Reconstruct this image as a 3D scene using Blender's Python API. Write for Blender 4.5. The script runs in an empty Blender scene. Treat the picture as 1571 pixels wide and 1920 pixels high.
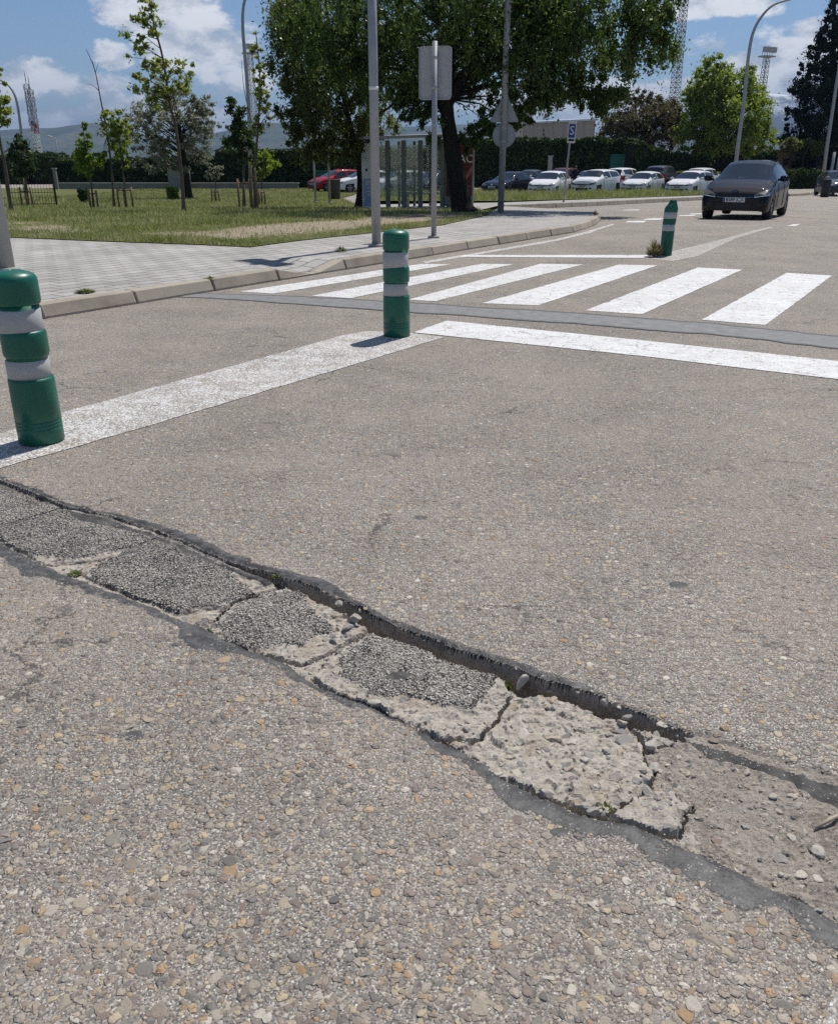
import bpy, bmesh, math, random
import numpy as np
from mathutils import Vector, Matrix
from mathutils.bvhtree import BVHTree
R = math.radians
SC = bpy.context.scene
COL = SC.collection
random.seed(7); RNG = np.random.default_rng(11)

# ------------------------------------------------------------ camera
F = 1580.; CX = 785.5; CY = 960.; TH = R(22.43); CAMH = 1.215
ST, CT = math.sin(TH), math.cos(TH)
cd = bpy.data.cameras.new("camera"); cam = bpy.data.objects.new("camera", cd); COL.objects.link(cam)
cam.location = (0, 0, CAMH); cam.rotation_euler = (R(90) - TH, 0, 0)
cd.sensor_fit = 'VERTICAL'; cd.sensor_height = 24; cd.lens = F / 1920 * 24
cd.clip_start = 0.05; cd.clip_end = 40000
SC.camera = cam
SC.cycles.use_denoising = False              # keep the fine grain of the road

def ray(px, py):
    a = (px - CX) / F; b = (CY - py) / F
    return (a, CT + b * ST, -ST + b * CT)

# ------------------------------------------------------------ sun, sky, exposure
SUN_AZ = R(33); SUN_EL = R(60)          # azimuth to the right of straight ahead
ld = bpy.data.lights.new("sun", 'SUN'); ld.energy = 4.8; ld.angle = R(0.53); ld.color = (1, .965, .91)
sun = bpy.data.objects.new("sun", ld); COL.objects.link(sun)
sd = Vector((math.sin(SUN_AZ) * math.cos(SUN_EL), math.cos(SUN_AZ) * math.cos(SUN_EL), math.sin(SUN_EL)))
sun.rotation_euler = sd.to_track_quat('Z', 'Y').to_euler(); sun.location = (20, 20, 40)
SC.view_settings.view_transform = 'Standard'; SC.view_settings.look = 'None'
SC.view_settings.exposure = 0.0; SC.view_settings.gamma = 1

class NT:
    """tiny node-tree helper"""
    def __init__(s, tree):
        s.t = tree; s.t.nodes.clear()
    def n(s, typ, ins=None, **props):
        nd = s.t.nodes.new(typ)
        for k, v in props.items(): setattr(nd, k, v)
        for k, v in (ins or {}).items():
            sk = nd.inputs[k]
            if hasattr(v, 'is_linked') or isinstance(v, bpy.types.NodeSocket): s.t.links.new(v, sk)
            else:
                if sk.type == 'RGBA' and len(v) == 3: v = (*v, 1)
                sk.default_value = v
        return nd
    def math(s, op, a, b=0., c=None, clamp=False):
        d = {0: a, 1: b}
        if c is not None: d[2] = c
        return s.n('ShaderNodeMath', d, operation=op, use_clamp=clamp).outputs[0]
    def mix(s, f, a, b, mode='MIX'):
        nd = s.t.nodes.new('ShaderNodeMix'); nd.data_type = 'RGBA'; nd.blend_type = mode
        for i, v in ((0, f), (6, a), (7, b)):
            if isinstance(v, bpy.types.NodeSocket): s.t.links.new(v, nd.inputs[i])
            else: nd.inputs[i].default_value = v if i == 0 else (*v[:3], 1)
        return nd.outputs[2]
    def ramp(s, f, stops, interp='LINEAR'):
        nd = s.n('ShaderNodeValToRGB', {0: f}); cr = nd.color_ramp; cr.interpolation = interp
        while len(cr.elements) < len(stops): cr.elements.new(0.5)
        for e, (p, c) in zip(cr.elements, stops):
            e.position = p; e.color = (*c, 1) if len(c) == 3 else c
        return nd.outputs[0]
    def noise(s, vec, scale, detail=4, rough=.55, out=0):
        return s.n('ShaderNodeTexNoise', {'Vector': vec, 'Scale': scale, 'Detail': detail, 'Roughness': rough}).outputs[out]
    def smooth(s, v, a, b):
        nd = s.n('ShaderNodeMapRange', {0: v, 1: a, 2: b}); nd.interpolation_type = 'SMOOTHSTEP'
        return nd.outputs[0]

world = bpy.data.worlds.new("World"); SC.world = world; world.use_nodes = True
w = NT(world.node_tree)
sky = w.n('ShaderNodeTexSky', sky_type='NISHITA', sun_disc=False)
sky.sun_elevation = SUN_EL; sky.sun_rotation = SUN_AZ; sky.altitude = 900; sky.air_density = 1.0; sky.dust_density = .15; sky.ozone_density = 1.6
tc = w.n('ShaderNodeTexCoord').outputs['Generated']
xyz = w.n('ShaderNodeSeparateXYZ', {0: tc})
az = w.math('ARCTAN2', xyz.outputs[0], xyz.outputs[1]); el = w.math('ARCSINE', xyz.outputs[2])
# cumulus banks: centre and half-size of each in azimuth / elevation
def dirang(px, py):
    d = ray(px, py); l = math.sqrt(sum(c * c for c in d)); return math.atan2(d[0], d[1]), math.asin(d[2] / l)
blobs = [(300, 10, 85, 34), (235, 18, 50, 26), (395, 85, 85, 46), (330, 80, 60, 36), (430, 165, 75, 28), (75, 140, 55, 24), (205, 105, 34, 22), (20, 190, 120, 50),
         (150, 165, 75, 34), (130, 215, 190, 34), (330, 215, 150, 30), (1325, 92, 42, 24), (1330, 12, 100, 18), (1445, 150, 130, 58), (1560, 60, 60, 22), (1490, 85, 40, 14), (520, 215, 80, 24), (1300, 160, 60, 18), (1150, 195, 130, 32), (1000, 190, 120, 30)]
acc = None
for (px, py, rx, ry) in blobs:
    a0, e0 = dirang(px, py); ra = rx / F * 1.05; re = ry / F * 1.05
    u = w.math('MULTIPLY', w.math('SUBTRACT', az, a0), 1 / ra); v = w.math('MULTIPLY', w.math('SUBTRACT', el, e0), 1 / re)
    m = w.math('SUBTRACT', 1., w.math('ADD', w.math('MULTIPLY', u, u), w.math('MULTIPLY', v, v)))
    acc = m if acc is None else w.math('MAXIMUM', acc, m)
acc = w.math('MAXIMUM', acc, -1.2)
cn = w.n('ShaderNodeMapping', {'Vector': tc, 'Scale': (1, 1, 1.9)}).outputs[0]
n1 = w.noise(cn, 13, 9, .62); n2 = w.noise(cn, 3.2, 6, .55)
den = w.math('ADD', w.math('MULTIPLY', acc, .75), w.math('MULTIPLY', w.math('SUBTRACT', n1, .5), 4.2))
high = w.smooth(el, .30, .55)                                        # scattered cloud higher up, above the photograph
den2 = w.math('MULTIPLY', w.math('SUBTRACT', n2, .57), 6.); den = w.math('ADD', w.math('MULTIPLY', den, w.math('SUBTRACT', 1., high)), w.math('MULTIPLY', den2, high))
cov = w.smooth(den, -.02, .50)
n3 = w.noise(w.n('ShaderNodeMapping', {'Vector': cn, 'Location': (0, 0, -.035)}).outputs[0], 13, 5, .6)
lit = w.smooth(w.math('ADD', w.math('MULTIPLY', w.math('SUBTRACT', n1, n3), 3.5), w.math('MULTIPLY', n3, .9)), .05, .75)
ccol = w.mix(lit, (.50, .54, .60), (.90, .91, .93))
skyc = w.mix(1., sky.outputs[0], (.93, .985, 1.10), 'MULTIPLY')
b1 = w.n('ShaderNodeBackground', {0: skyc, 1: .082}); b2 = w.n('ShaderNodeBackground', {0: ccol, 1: 1.12})
mx = w.n('ShaderNodeMixShader', {0: w.math('MULTIPLY', cov, .93), 1: b1.outputs[0], 2: b2.outputs[0]})
w.n('ShaderNodeOutputWorld', {0: mx.outputs[0]})

# ------------------------------------------------------------ ground shape and pixel -> ground helpers
def terr(y):
    return -0.016 * min(max(y - 17.5, 0.), 40.)
def terr_np(y): return -0.016 * np.clip(y - 17.5, 0, 40)
def G(px, py, dz=0.):
    d = ray(px, py); z = dz
    for _ in range(60):
        t = (z - CAMH) / d[2]; z = .5 * z + .5 * (terr(d[1] * t) + dz)
    return (d[0] * t, d[1] * t, z)
def G2(px, py, dz=0.): return G(px, py, dz)[:2]
def At(px, py, Y):
    d = ray(px, py); t = Y / d[1]; return (d[0] * t, Y, CAMH + d[2] * t)
def mpp(Y, py=300):                       # metres per source pixel at distance Y
    return Y / ray(CX, py)[1] / F

# ------------------------------------------------------------ objects
def tag(o, label=None, cat=None, group=None, kind=None):
    if label: o['label'] = label
    if cat: o['category'] = cat
    if group: o['group'] = group
    if kind: o['kind'] = kind
    return o
def thing(name, label, cat, loc=(0, 0, 0), rz=0, group=None):
    o = bpy.data.objects.new(name, None); COL.objects.link(o); o.empty_display_size = .2
    o.location = loc; o.rotation_euler = (0, 0, rz)
    return tag(o, label, cat, group)
def np_mesh(name, V, Fq, mats, mi=None, smooth=False, tris=None):
    """V (n,3); Fq (m,4) quads; tris (k,3)"""
    me = bpy.data.meshes.new(name)
    V = np.asarray(V, np.float32); nq = 0 if Fq is None else len(Fq); ntr = 0 if tris is None else len(tris)
    me.vertices.add(len(V)); me.vertices.foreach_set('co', V.ravel())
    lv = []; ls = []
    if nq: lv.append(np.asarray(Fq, np.int32).ravel()); ls.append(np.arange(nq) * 4)
    if ntr: lv.append(np.asarray(tris, np.int32).ravel()); ls.append(nq * 4 + np.arange(ntr) * 3)
    lv = np.concatenate(lv); ls = np.concatenate(ls).astype(np.int32)
    me.loops.add(len(lv)); me.loops.foreach_set('vertex_index', lv)
    me.polygons.add(nq + ntr); me.polygons.foreach_set('loop_start', ls)
    if mi is not None: me.polygons.foreach_set('material_index', np.asarray(mi, np.int32))
    me.polygons.foreach_set('use_smooth', np.full(nq + ntr, bool(smooth)))
    me.update(calc_edges=True)
    for m in mats: me.materials.append(m)
    return me
def link(name, me, parent=None):
    o = bpy.data.objects.new(name, me); COL.objects.link(o)
    if parent: o.parent = parent
    return o

class MB:
    def __init__(s, org=(0, 0, 0)): s.v = []; s.f = []; s.m = []; s.sm = []; s.o = Vector(org)
    def add(s, vs, fs, mi=0, smooth=False):
        b = len(s.v); s.v += [tuple(Vector(p) - s.o) for p in vs]
        for f in fs: s.f.append([i + b for i in f]); s.m.append(mi); s.sm.append(smooth)
    def box(s, c, d, mi=0, rz=0, bev=0):
        cx, cy, cz = c; a, b, h = d[0] / 2, d[1] / 2, d[2] / 2; co, si = math.cos(rz), math.sin(rz)
        def P(x, y, z): return (cx + x * co - y * si, cy + x * si + y * co, cz + z)
        if bev <= 0:
            vs = [P(x, y, z) for z in (-h, h) for x, y in ((-a, -b), (a, -b), (a, b), (-a, b))]
            s.add(vs, [(0, 3, 2, 1), (4, 5, 6, 7), (0, 1, 5, 4), (1, 2, 6, 5), (2, 3, 7, 6), (3, 0, 4, 7)], mi)
        else:
            def loop(e, z): return [P(x, y, z) for x, y in ((-a + e, -b), (a - e, -b), (a, -b + e), (a, b - e), (a - e, b), (-a + e, b), (-a, b - e), (-a, -b + e))]
            def inner(e, z):
                k = 1; return [P(x * (a - e) / a, y * (b - e) / b, z) for x, y in ((-a + bev, -b), (a - bev, -b), (a, -b + bev), (a, b - bev), (a - bev, b), (-a + bev, b), (-a, b - bev), (-a, -b + bev))]
            vs = inner(bev, -h) + loop(bev, -h + bev) + loop(bev, h - bev) + inner(bev, h)
            fs = [tuple(range(7, -1, -1)), tuple(range(24, 32))]
            for k in range(3):
                for i in range(8): fs.append((k * 8 + i, k * 8 + (i + 1) % 8, k * 8 + 8 + (i + 1) % 8, k * 8 + 8 + i))
            s.add(vs, fs, mi)
    def tube(s, pts, rad, n=8, mi=0, caps=True, smooth=True):
        pts = [Vector(p) for p in pts]
        if not hasattr(rad, '__len__'): rad = [rad] * len(pts)
        vs = []; fs = []; up = Vector((0.0123, .97, .1)); prev = None
        for i, p in enumerate(pts):
            t = (pts[min(i + 1, len(pts) - 1)] - pts[max(i - 1, 0)]).normalized()
            a = (prev if prev is not None else up); a = (a - t * a.dot(t))
            if a.length < 1e-4: a = Vector((1, 0, 0)) - t * t.x
            a.normalize(); prev = a; b = t.cross(a)
            for k in range(n):
                q = 2 * math.pi * k / n; vs.append(p + (a * math.cos(q) + b * math.sin(q)) * rad[i])
        for i in range(len(pts) - 1):
            for k in range(n): fs.append((i * n + k, i * n + (k + 1) % n, (i + 1) * n + (k + 1) % n, (i + 1) * n + k))
        s.add(vs, fs, mi, smooth)
        if caps:
            b = len(s.v) - len(vs)
            s.f.append([b + k for k in range(n)][::-1]); s.m.append(mi); s.sm.append(False)
            s.f.append([b + (len(pts) - 1) * n + k for k in range(n)]); s.m.append(mi); s.sm.append(False)
    def lathe(s, prof, c=(0, 0, 0), n=32, mi=0, rfun=None, smooth=True):
        vs = []; fs = []
        for (r, z) in prof:
            for k in range(n):
                q = 2 * math.pi * k / n
                x, y = r * math.cos(q), r * math.sin(q)
                if rfun: x, y = rfun(x, y, z)
                vs.append((c[0] + x, c[1] + y, c[2] + z))
        m = len(prof)
        for i in range(m - 1):
            for k in range(n): fs.append((i * n + k, i * n + (k + 1) % n, (i + 1) * n + (k + 1) % n, (i + 1) * n + k))
        s.add(vs, fs, mi, smooth)
        b = len(s.v) - len(vs)
        s.f.append([b + k for k in range(n)][::-1]); s.m.append(mi); s.sm.append(False)
        s.f.append([b + (m - 1) * n + k for k in range(n)]); s.m.append(mi); s.sm.append(False)
    def prism(s, pts2, frame, depth, mi=0):
        """2D outline in (u, v) of frame=(origin, U, V); extruded both ways along U x V by depth/2"""
        o, U, Vv = (Vector(q) for q in frame); W = U.cross(Vv).normalized() * depth / 2; n = len(pts2)
        vs = [o + U * a + Vv * b + W for a, b in pts2] + [o + U * a + Vv * b - W for a, b in pts2]
        s.add(vs, [tuple(range(n)), tuple(range(2 * n - 1, n - 1, -1))] + [(i, n + i, n + (i + 1) % n, (i + 1) % n) for i in range(n)], mi)
    def build(s, name, mats, parent=None, bev=0):
        me = bpy.data.meshes.new(name); me.from_pydata(s.v, [], s.f)
        if not isinstance(mats, (list, tuple)): mats = [mats]
        for m in mats: me.materials.append(m)
        me.polygons.foreach_set('material_index', s.m); me.polygons.foreach_set('use_smooth', s.sm); me.update()
        return link(name, me, parent)

def rrect(w_, h_, r, n=5):
    p = []
    for cx, cy, a0 in ((w_ / 2 - r, h_ / 2 - r, 0), (-w_ / 2 + r, h_ / 2 - r, 90), (-w_ / 2 + r, -h_ / 2 + r, 180), (w_ / 2 - r, -h_ / 2 + r, 270)):
        for k in range(n): a = R(a0 + 90 * k / (n - 1)); p.append((cx + r * math.cos(a), cy + r * math.sin(a)))
    return p
def text_mesh(txt, size, mat, name='lettering', extrude=.0015, parent=None):
    cu = bpy.data.curves.new(name, 'FONT'); cu.body = txt; cu.size = size; cu.extrude = extrude; cu.align_x = 'CENTER'; cu.align_y = 'CENTER'; cu.resolution_u = 3
    o = bpy.data.objects.new(name, cu); COL.objects.link(o); bpy.context.view_layer.update()
    me = bpy.data.meshes.new_from_object(o.evaluated_get(bpy.context.evaluated_depsgraph_get()))
    bpy.data.objects.remove(o); me.materials.clear(); me.materials.append(mat)
    return link(name, me, parent)

# ------------------------------------------------------------ numpy noise
def vnoise(x, y, seed=0.):
    xi = np.floor(x); yi = np.floor(y); fx = x - xi; fy = y - yi
    fx = fx * fx * fx * (fx * (fx * 6 - 15) + 10); fy = fy * fy * fy * (fy * (fy * 6 - 15) + 10)
    def h(a, b):
        q = np.sin(a * 127.1 + b * 311.7 + seed * 74.7) * 43758.5453; return q - np.floor(q)
    return (h(xi, yi) * (1 - fx) + h(xi + 1, yi) * fx) * (1 - fy) + (h(xi, yi + 1) * (1 - fx) + h(xi + 1, yi + 1) * fx) * fy
def fbm(x, y, oct=4, seed=0., gain=.5):
    s = 0; a = 1.; t = 0
    for k in range(oct): s = s + a * vnoise(x * 2 ** k + 17.3 * k, y * 2 ** k - 9.1 * k, seed + k); t += a; a *= gain
    return s / t * 2 - 1
def worley(x, y, seed=0.):
    """F1, F2 - F1, random per cell, offset from the cell's point"""
    xi = np.floor(x); yi = np.floor(y); f1 = np.full(x.shape, 9.); f2 = np.full(x.shape, 9.); cid = np.zeros(x.shape); ox = np.zeros(x.shape); oy = np.zeros(x.shape)
    h = lambda a, b, k: (lambda q: q - np.floor(q))(np.sin(a * 127.1 + b * 311.7 + k * 74.7 + seed * 13.1) * 43758.5453)
    for i in (-1, 0, 1):
        for j in (-1, 0, 1):
            a = xi + i; b = yi + j; dx = a + h(a, b, 1) - x; dy = b + h(a, b, 2) - y; d = np.sqrt(dx * dx + dy * dy); m = d < f1
            f2 = np.where(m, f1, np.minimum(f2, d)); cid = np.where(m, h(a, b, 3), cid); ox = np.where(m, dx, ox); oy = np.where(m, dy, oy); f1 = np.where(m, d, f1)
    return f1, f2 - f1, cid, ox, oy
def facets(x, y, seed):
    f1, e, c, ox, oy = worley(x, y, seed); t1 = (c * 91.7) % 1 - .5; t2 = (c * 57.3) % 1 - .5
    return (c - .5) + 1.1 * (ox * t1 + oy * t2), e
def sstep(a, b, x):
    t = np.clip((x - a) / (b - a), 0, 1); return t * t * (3 - 2 * t)
def seg_dist(X, Y, poly, closed=False):
    P = np.array(poly, float); n = len(P); best = np.full(X.shape, 1e9)
    for i in range(n if closed else n - 1):
        a = P[i]; b = P[(i + 1) % n]; dx, dy = b - a; L = dx * dx + dy * dy
        t = np.clip(((X - a[0]) * dx + (Y - a[1]) * dy) / L, 0, 1)
        best = np.minimum(best, (X - a[0] - t * dx) ** 2 + (Y - a[1] - t * dy) ** 2)
    return np.sqrt(best)
def poly_sd(X, Y, poly):
    P = np.array(poly, float); n = len(P); ins = np.zeros(X.shape, bool)
    for i in range(n):
        a = P[i]; b = P[(i + 1) % n]
        if a[1] == b[1]: continue
        c = (a[1] > Y) != (b[1] > Y)
        ins ^= c & (X < (b[0] - a[0]) * (Y - a[1]) / (b[1] - a[1]) + a[0])
    d = seg_dist(X, Y, poly, True); return np.where(ins, d, -d)
# ------------------------------------------------------------ materials
def mat(name): 
    m = bpy.data.materials.new(name); m.use_nodes = True; return m, NT(m.node_tree)
def finish(t, col, rough=.8, nrm=None, spec=.3, metal=0., **extra):
    d = {'Base Color': col, 'Roughness': rough, 'Metallic': metal, 'Specular IOR Level': spec}
    if nrm is not None: d['Normal'] = nrm
    d.update(extra)
    b = t.n('ShaderNodeBsdfPrincipled', d); t.n('ShaderNodeOutputMaterial', {0: b.outputs[0]}); return b
def ocoord(t): return t.n('ShaderNodeTexCoord').outputs['Object']
def attr(t, name): return t.n('ShaderNodeAttribute', attribute_name=name).outputs['Fac']
def bump(t, h, strength=.5, dist=.01, nrm=None):
    d = {'Height': h, 'Strength': strength, 'Distance': dist}
    if nrm is not None: d['Normal'] = nrm
    return t.n('ShaderNodeBump', d).outputs[0]
def simple(name, col, rough=.5, metal=0., var=.12, scale=6., spec=.4, bmp=0., bscale=40, **extra):
    """plain paint / metal / plastic with mottling, a little grime and optional grain"""
    m, t = mat(name); c = ocoord(t)
    n = t.noise(c, scale, 5, .6); k = t.n('ShaderNodeMapRange', {0: n, 1: .3, 2: .7, 3: 1 - var, 4: 1 + var}).outputs[0]
    col2 = t.n('ShaderNodeVectorMath', {0: col, 1: t.n('ShaderNodeCombineXYZ', {0: k, 1: k, 2: k}).outputs[0]}, operation='MULTIPLY').outputs[0]
    r = t.n('ShaderNodeMapRange', {0: n, 1: .3, 2: .7, 3: max(.03, rough - .08), 4: min(1, rough + .08)}).outputs[0]
    nr = bump(t, t.noise(c, bscale, 4), bmp, .01) if bmp else None
    finish(t, col2, r, nr, spec, metal, **extra); return m

STONES = [(0, (.13, .122, .112)), (.12, (.20, .188, .170)), (.26, (.265, .24, .205)), (.38, (.25, .205, .16)), (.48, (.205, .165, .145)), (.56, (.31, .265, .205)), (.66, (.35, .31, .25)), (.77, (.42, .35, .235)), (.83, (.34, .225, .125)), (.88, (.31, .27, .22)), (.96, (.43, .395, .335)), (1, (.50, .465, .40))]
def asphalt(t):
    """colour, height of old exposed-aggregate asphalt in metres-space"""
    c = ocoord(t)
    wob = t.n('ShaderNodeVectorMath', {0: c, 1: t.n('ShaderNodeVectorMath', {0: t.noise(c, 60, 2, .5, 1), 'Scale': .012}, operation='SCALE').outputs[0]}, operation='ADD').outputs[0]
    v1 = t.n('ShaderNodeTexVoronoi', {'Vector': wob, 'Scale': 44}); v2 = t.n('ShaderNodeTexVoronoi', {'Vector': wob, 'Scale': 100}); v3 = t.n('ShaderNodeTexVoronoi', {'Vector': c, 'Scale': 330})
    r1 = t.n('ShaderNodeSeparateColor', {0: v1.outputs['Color']}); r2 = t.n('ShaderNodeSeparateColor', {0: v2.outputs['Color']}); r3 = t.n('ShaderNodeSeparateColor', {0: v3.outputs['Color']})
    big = t.ramp(r1.outputs[0], STONES); mid = t.ramp(r2.outputs[0], STONES)
    fines = t.ramp(r3.outputs[0], [(0, (.07, .066, .06)), (.35, (.155, .145, .13)), (.75, (.27, .248, .215)), (.93, (.40, .372, .33)), (1, (.58, .545, .49))])
    k2 = t.math('MULTIPLY', t.smooth(v2.outputs[0], .52, .36), t.math('GREATER_THAN', r2.outputs[1], .35))
    k1 = t.math('MULTIPLY', t.smooth(v1.outputs[0], .50, .40), t.math('GREATER_THAN', r1.outputs[1], .52))
    col = t.mix(k2, fines, mid); col = t.mix(k1, col, big)
    big_n = t.noise(c, .55, 4, .55); med_n = t.noise(c, 3.2, 5, .6); fin_n = t.noise(c, 30, 3)
    k = t.math('ADD', t.math('ADD', t.math('MULTIPLY', big_n, .55), t.math('MULTIPLY', med_n, .55)), t.math('MULTIPLY', fin_n, .35)); k = t.math('ADD', t.math('ADD', t.math('MULTIPLY', k, 1.08), t.math('MULTIPLY', t.math('SUBTRACT', t.noise(t.n('ShaderNodeMapping', {'Vector': c, 'Rotation': (0, 0, R(30)), 'Scale': (1.5, .10, 1)}).outputs[0], 1., 3), .5), .28)), .36)
    col = t.n('ShaderNodeVectorMath', {0: col, 1: t.n('ShaderNodeCombineXYZ', {0: t.math('MULTIPLY', k, 1.02), 1: k, 2: t.math('MULTIPLY', k, .985)}).outputs[0]}, operation='MULTIPLY').outputs[0]
    col = t.mix(t.math('MULTIPLY', t.smooth(t.noise(c, 1.1, 3), .42, .66), .30), col, (.36, .30, .25), 'MIX')
    h = t.math('ADD', t.math('MULTIPLY', k1, t.math('SUBTRACT', .8, v1.outputs[0])), t.math('MULTIPLY', k2, t.math('SUBTRACT', .45, t.math('MULTIPLY', v2.outputs[0], .6))))
    h = t.math('ADD', h, t.math('MULTIPLY', r3.outputs[1], .22))
    return c, col, h
def sealant(t, c):
    n = t.noise(c, 22, 4); col = t.mix(t.smooth(n, .35, .7), (.048, .0465, .045), (.110, .106, .100))
    v = t.n('ShaderNodeTexVoronoi', {'Vector': c, 'Scale': 240}); rr = t.n('ShaderNodeSeparateColor', {0: v.outputs['Color']})
    bits = t.math('MULTIPLY', t.smooth(v.outputs[0], .5, .35), t.math('GREATER_THAN', t.math('ADD', rr.outputs[0], t.math('MULTIPLY', t.noise(c, 8, 4, .7), 1.1)), 1.47))
    return t.mix(bits, col, t.ramp(rr.outputs[1], [(0, (.14, .13, .12)), (1, (.40, .365, .32))])), t.math('MULTIPLY', n, .5)

def m_road():
    m, t = mat('asphalt'); c, col, h = asphalt(t)
    sc, sh = sealant(t, c)
    s = t.math('ADD', attr(t, 'seal'), t.math('MULTIPLY', t.math('SUBTRACT', t.math('ADD', t.math('MULTIPLY', t.noise(c, 85, 5, .75), .6), t.math('MULTIPLY', t.noise(c, 14, 4, .6), .5)), .55), 1.7))
    s = t.smooth(s, .42, .58)
    # hairline cracks and dark blots
    ck = t.n('ShaderNodeTexVoronoi', {'Vector': t.n('ShaderNodeVectorMath', {0: c, 1: t.n('ShaderNodeVectorMath', {0: t.noise(c, 5, 5, .65, 1), 'Scale': .35}, operation='SCALE').outputs[0]}, operation='ADD').outputs[0], 'Scale': .75}, feature='DISTANCE_TO_EDGE').outputs[0]
    ckm = t.math('MULTIPLY', t.smooth(ck, .006, .0025), t.smooth(t.noise(c, 1.3, 2), .50, .60))
    col = t.mix(t.math('MULTIPLY', ckm, .7), col, (.05, .048, .045))
    blot = t.n('ShaderNodeTexVoronoi', {'Vector': c, 'Scale': 2.1}); bl = t.math('MULTIPLY', t.smooth(t.math('ADD', blot.outputs[0], t.math('MULTIPLY', t.noise(c, 40, 3), .06)), .065, .05), t.math('GREATER_THAN', t.n('ShaderNodeSeparateColor', {0: blot.outputs['Color']}).outputs[0], .72))
    col = t.mix(t.math('MULTIPLY', bl, .8), col, (.07, .072, .075))
    col = t.mix(s, col, sc); h = t.math('ADD', t.math('MULTIPLY', h, t.math('SUBTRACT', 1., t.math('MULTIPLY', s, .85))), t.math('MULTIPLY', sh, s))
    wall = attr(t, 'wall'); col = t.mix(wall, col, t.ramp(t.noise(c, 60, 5), [(.3, (.15, .135, .115)), (.7, (.32, .29, .25))]))
    finish(t, col, t.mix(s, (.82,) * 3, (.55,) * 3), bump(t, h, 1., .0085), .35); return m
def m_stone():
    m, t = mat('aggregate_stone'); c = ocoord(t); g = t.n('ShaderNodeNewGeometry').outputs['Random Per Island']
    col = t.ramp(g, STONES); n = t.noise(c, 320, 4, .6); k = t.n('ShaderNodeMapRange', {0: n, 1: .25, 2: .75, 3: .64, 4: 1.08}).outputs[0]
    col = t.n('ShaderNodeVectorMath', {0: col, 1: t.n('ShaderNodeCombineXYZ', {0: t.math('MULTIPLY', k, 1.02), 1: k, 2: t.math('MULTIPLY', k, .975)}).outputs[0]}, operation='MULTIPLY').outputs[0]
    finish(t, col, .72, bump(t, n, .35, .002), .35); return m
def m_trench():
    """broken concrete, patched with gravelly asphalt, dusted with earth; the three masks are vertex attributes"""
    m, t = mat('broken_concrete'); c = ocoord(t)
    n = t.noise(c, 45, 8, .68); n2 = t.noise(c, 9, 4); n4 = t.noise(c, 160, 4, .6)
    con = t.ramp(n, [(.25, (.22, .195, .16)), (.5, (.41, .368, .308)), (.72, (.52, .475, .405))])
    con = t.mix(t.smooth(n2, .5, .72), con, (.33, .27, .21)); con = t.mix(t.smooth(n4, .60, .72), con, (.56, .54, .50))
    v = t.n('ShaderNodeTexVoronoi', {'Vector': c, 'Scale': 34}); rv = t.n('ShaderNodeSeparateColor', {0: v.outputs['Color']}); st = t.math('MULTIPLY', t.smooth(v.outputs[0], .42, .34), t.math('GREATER_THAN', rv.outputs[0], .62))
    con = t.mix(t.math('MULTIPLY', st, .85), con, t.ramp(rv.outputs[1], [(0, (.19, .185, .18)), (.5, (.28, .27, .255)), (1, (.40, .37, .32))]))
    hc = t.math('ADD', t.math('MULTIPLY', n, 1.5), t.math('ADD', t.math('MULTIPLY', st, .45), t.math('MULTIPLY', n4, .3)))
    # gravel
    w1 = t.n('ShaderNodeTexVoronoi', {'Vector': c, 'Scale': 150}); rw = t.n('ShaderNodeSeparateColor', {0: w1.outputs['Color']})
    worn = attr(t, 'worn')
    light = t.smooth(t.math('ADD', t.math('MULTIPLY', rw.outputs[0], .75), t.math('ADD', t.math('MULTIPLY', worn, .55), t.math('MULTIPLY', t.math('SUBTRACT', t.noise(c, 11, 5, .65), .5), 2.6))), .28, .56)
    gr = t.mix(light, t.ramp(rw.outputs[1], [(0, (.075, .07, .064)), (1, (.25, .23, .205))]), t.ramp(rw.outputs[2], [(0, (.26, .237, .21)), (.7, (.44, .40, .35)), (1, (.58, .53, .46))]))
    gr = t.mix(t.smooth(w1.outputs[0], .42, .60), gr, (.105, .097, .088)); gr = t.mix(t.math('MULTIPLY', t.smooth(t.noise(c, 24, 5, .7), .55, .68), t.math('MULTIPLY', worn, .8)), gr, (.40, .355, .30))
    gr = t.mix(.16, gr, (.27, .248, .222))
    hg = t.math('SUBTRACT', 1.3, t.math('MULTIPLY', w1.outputs[0], 1.6))
    # earth
    d = t.noise(c, 120, 6, .72); di = t.ramp(d, [(.3, (.22, .182, .145)), (.45, (.41, .355, .295)), (.66, (.53, .475, .405))]); hd = t.math('MULTIPLY', d, 2.4); dk = t.smooth(t.math('ADD', t.math('MULTIPLY', t.noise(c, 13, 5, .65), .7), t.math('MULTIPLY', t.noise(c, 75, 3), .3)), .50, .60); di = t.mix(t.math('MULTIPLY', dk, .4), di, (.105, .082, .066)); pl = t.smooth(t.noise(c, 5.5, 3), .52, .66); di = t.mix(t.math('MULTIPLY', pl, .55), di, (.42, .38, .33))
    br = t.math('MULTIPLY', t.math('SUBTRACT', t.noise(c, 38, 5, .7), .5), .9)
    fg = t.smooth(t.math('ADD', attr(t, 'grav'), br), .42, .58); fd = t.smooth(t.math('ADD', attr(t, 'dirt'), br), .40, .62); fs = t.smooth(t.math('ADD', attr(t, 'seal'), br), .45, .55)
    sc, sh = sealant(t, c)
    col = t.mix(fd, con, di); col = t.mix(fg, col, gr); col = t.mix(fs, col, sc)
    def lerp(f, a, b): return t.math('ADD', t.math('MULTIPLY', a, t.math('SUBTRACT', 1., f)), t.math('MULTIPLY', b, f))
    h = lerp(fs, lerp(fg, lerp(fd, hc, hd), hg), sh)
    finish(t, col, .9, bump(t, h, .9, .006), .2); return m
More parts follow.
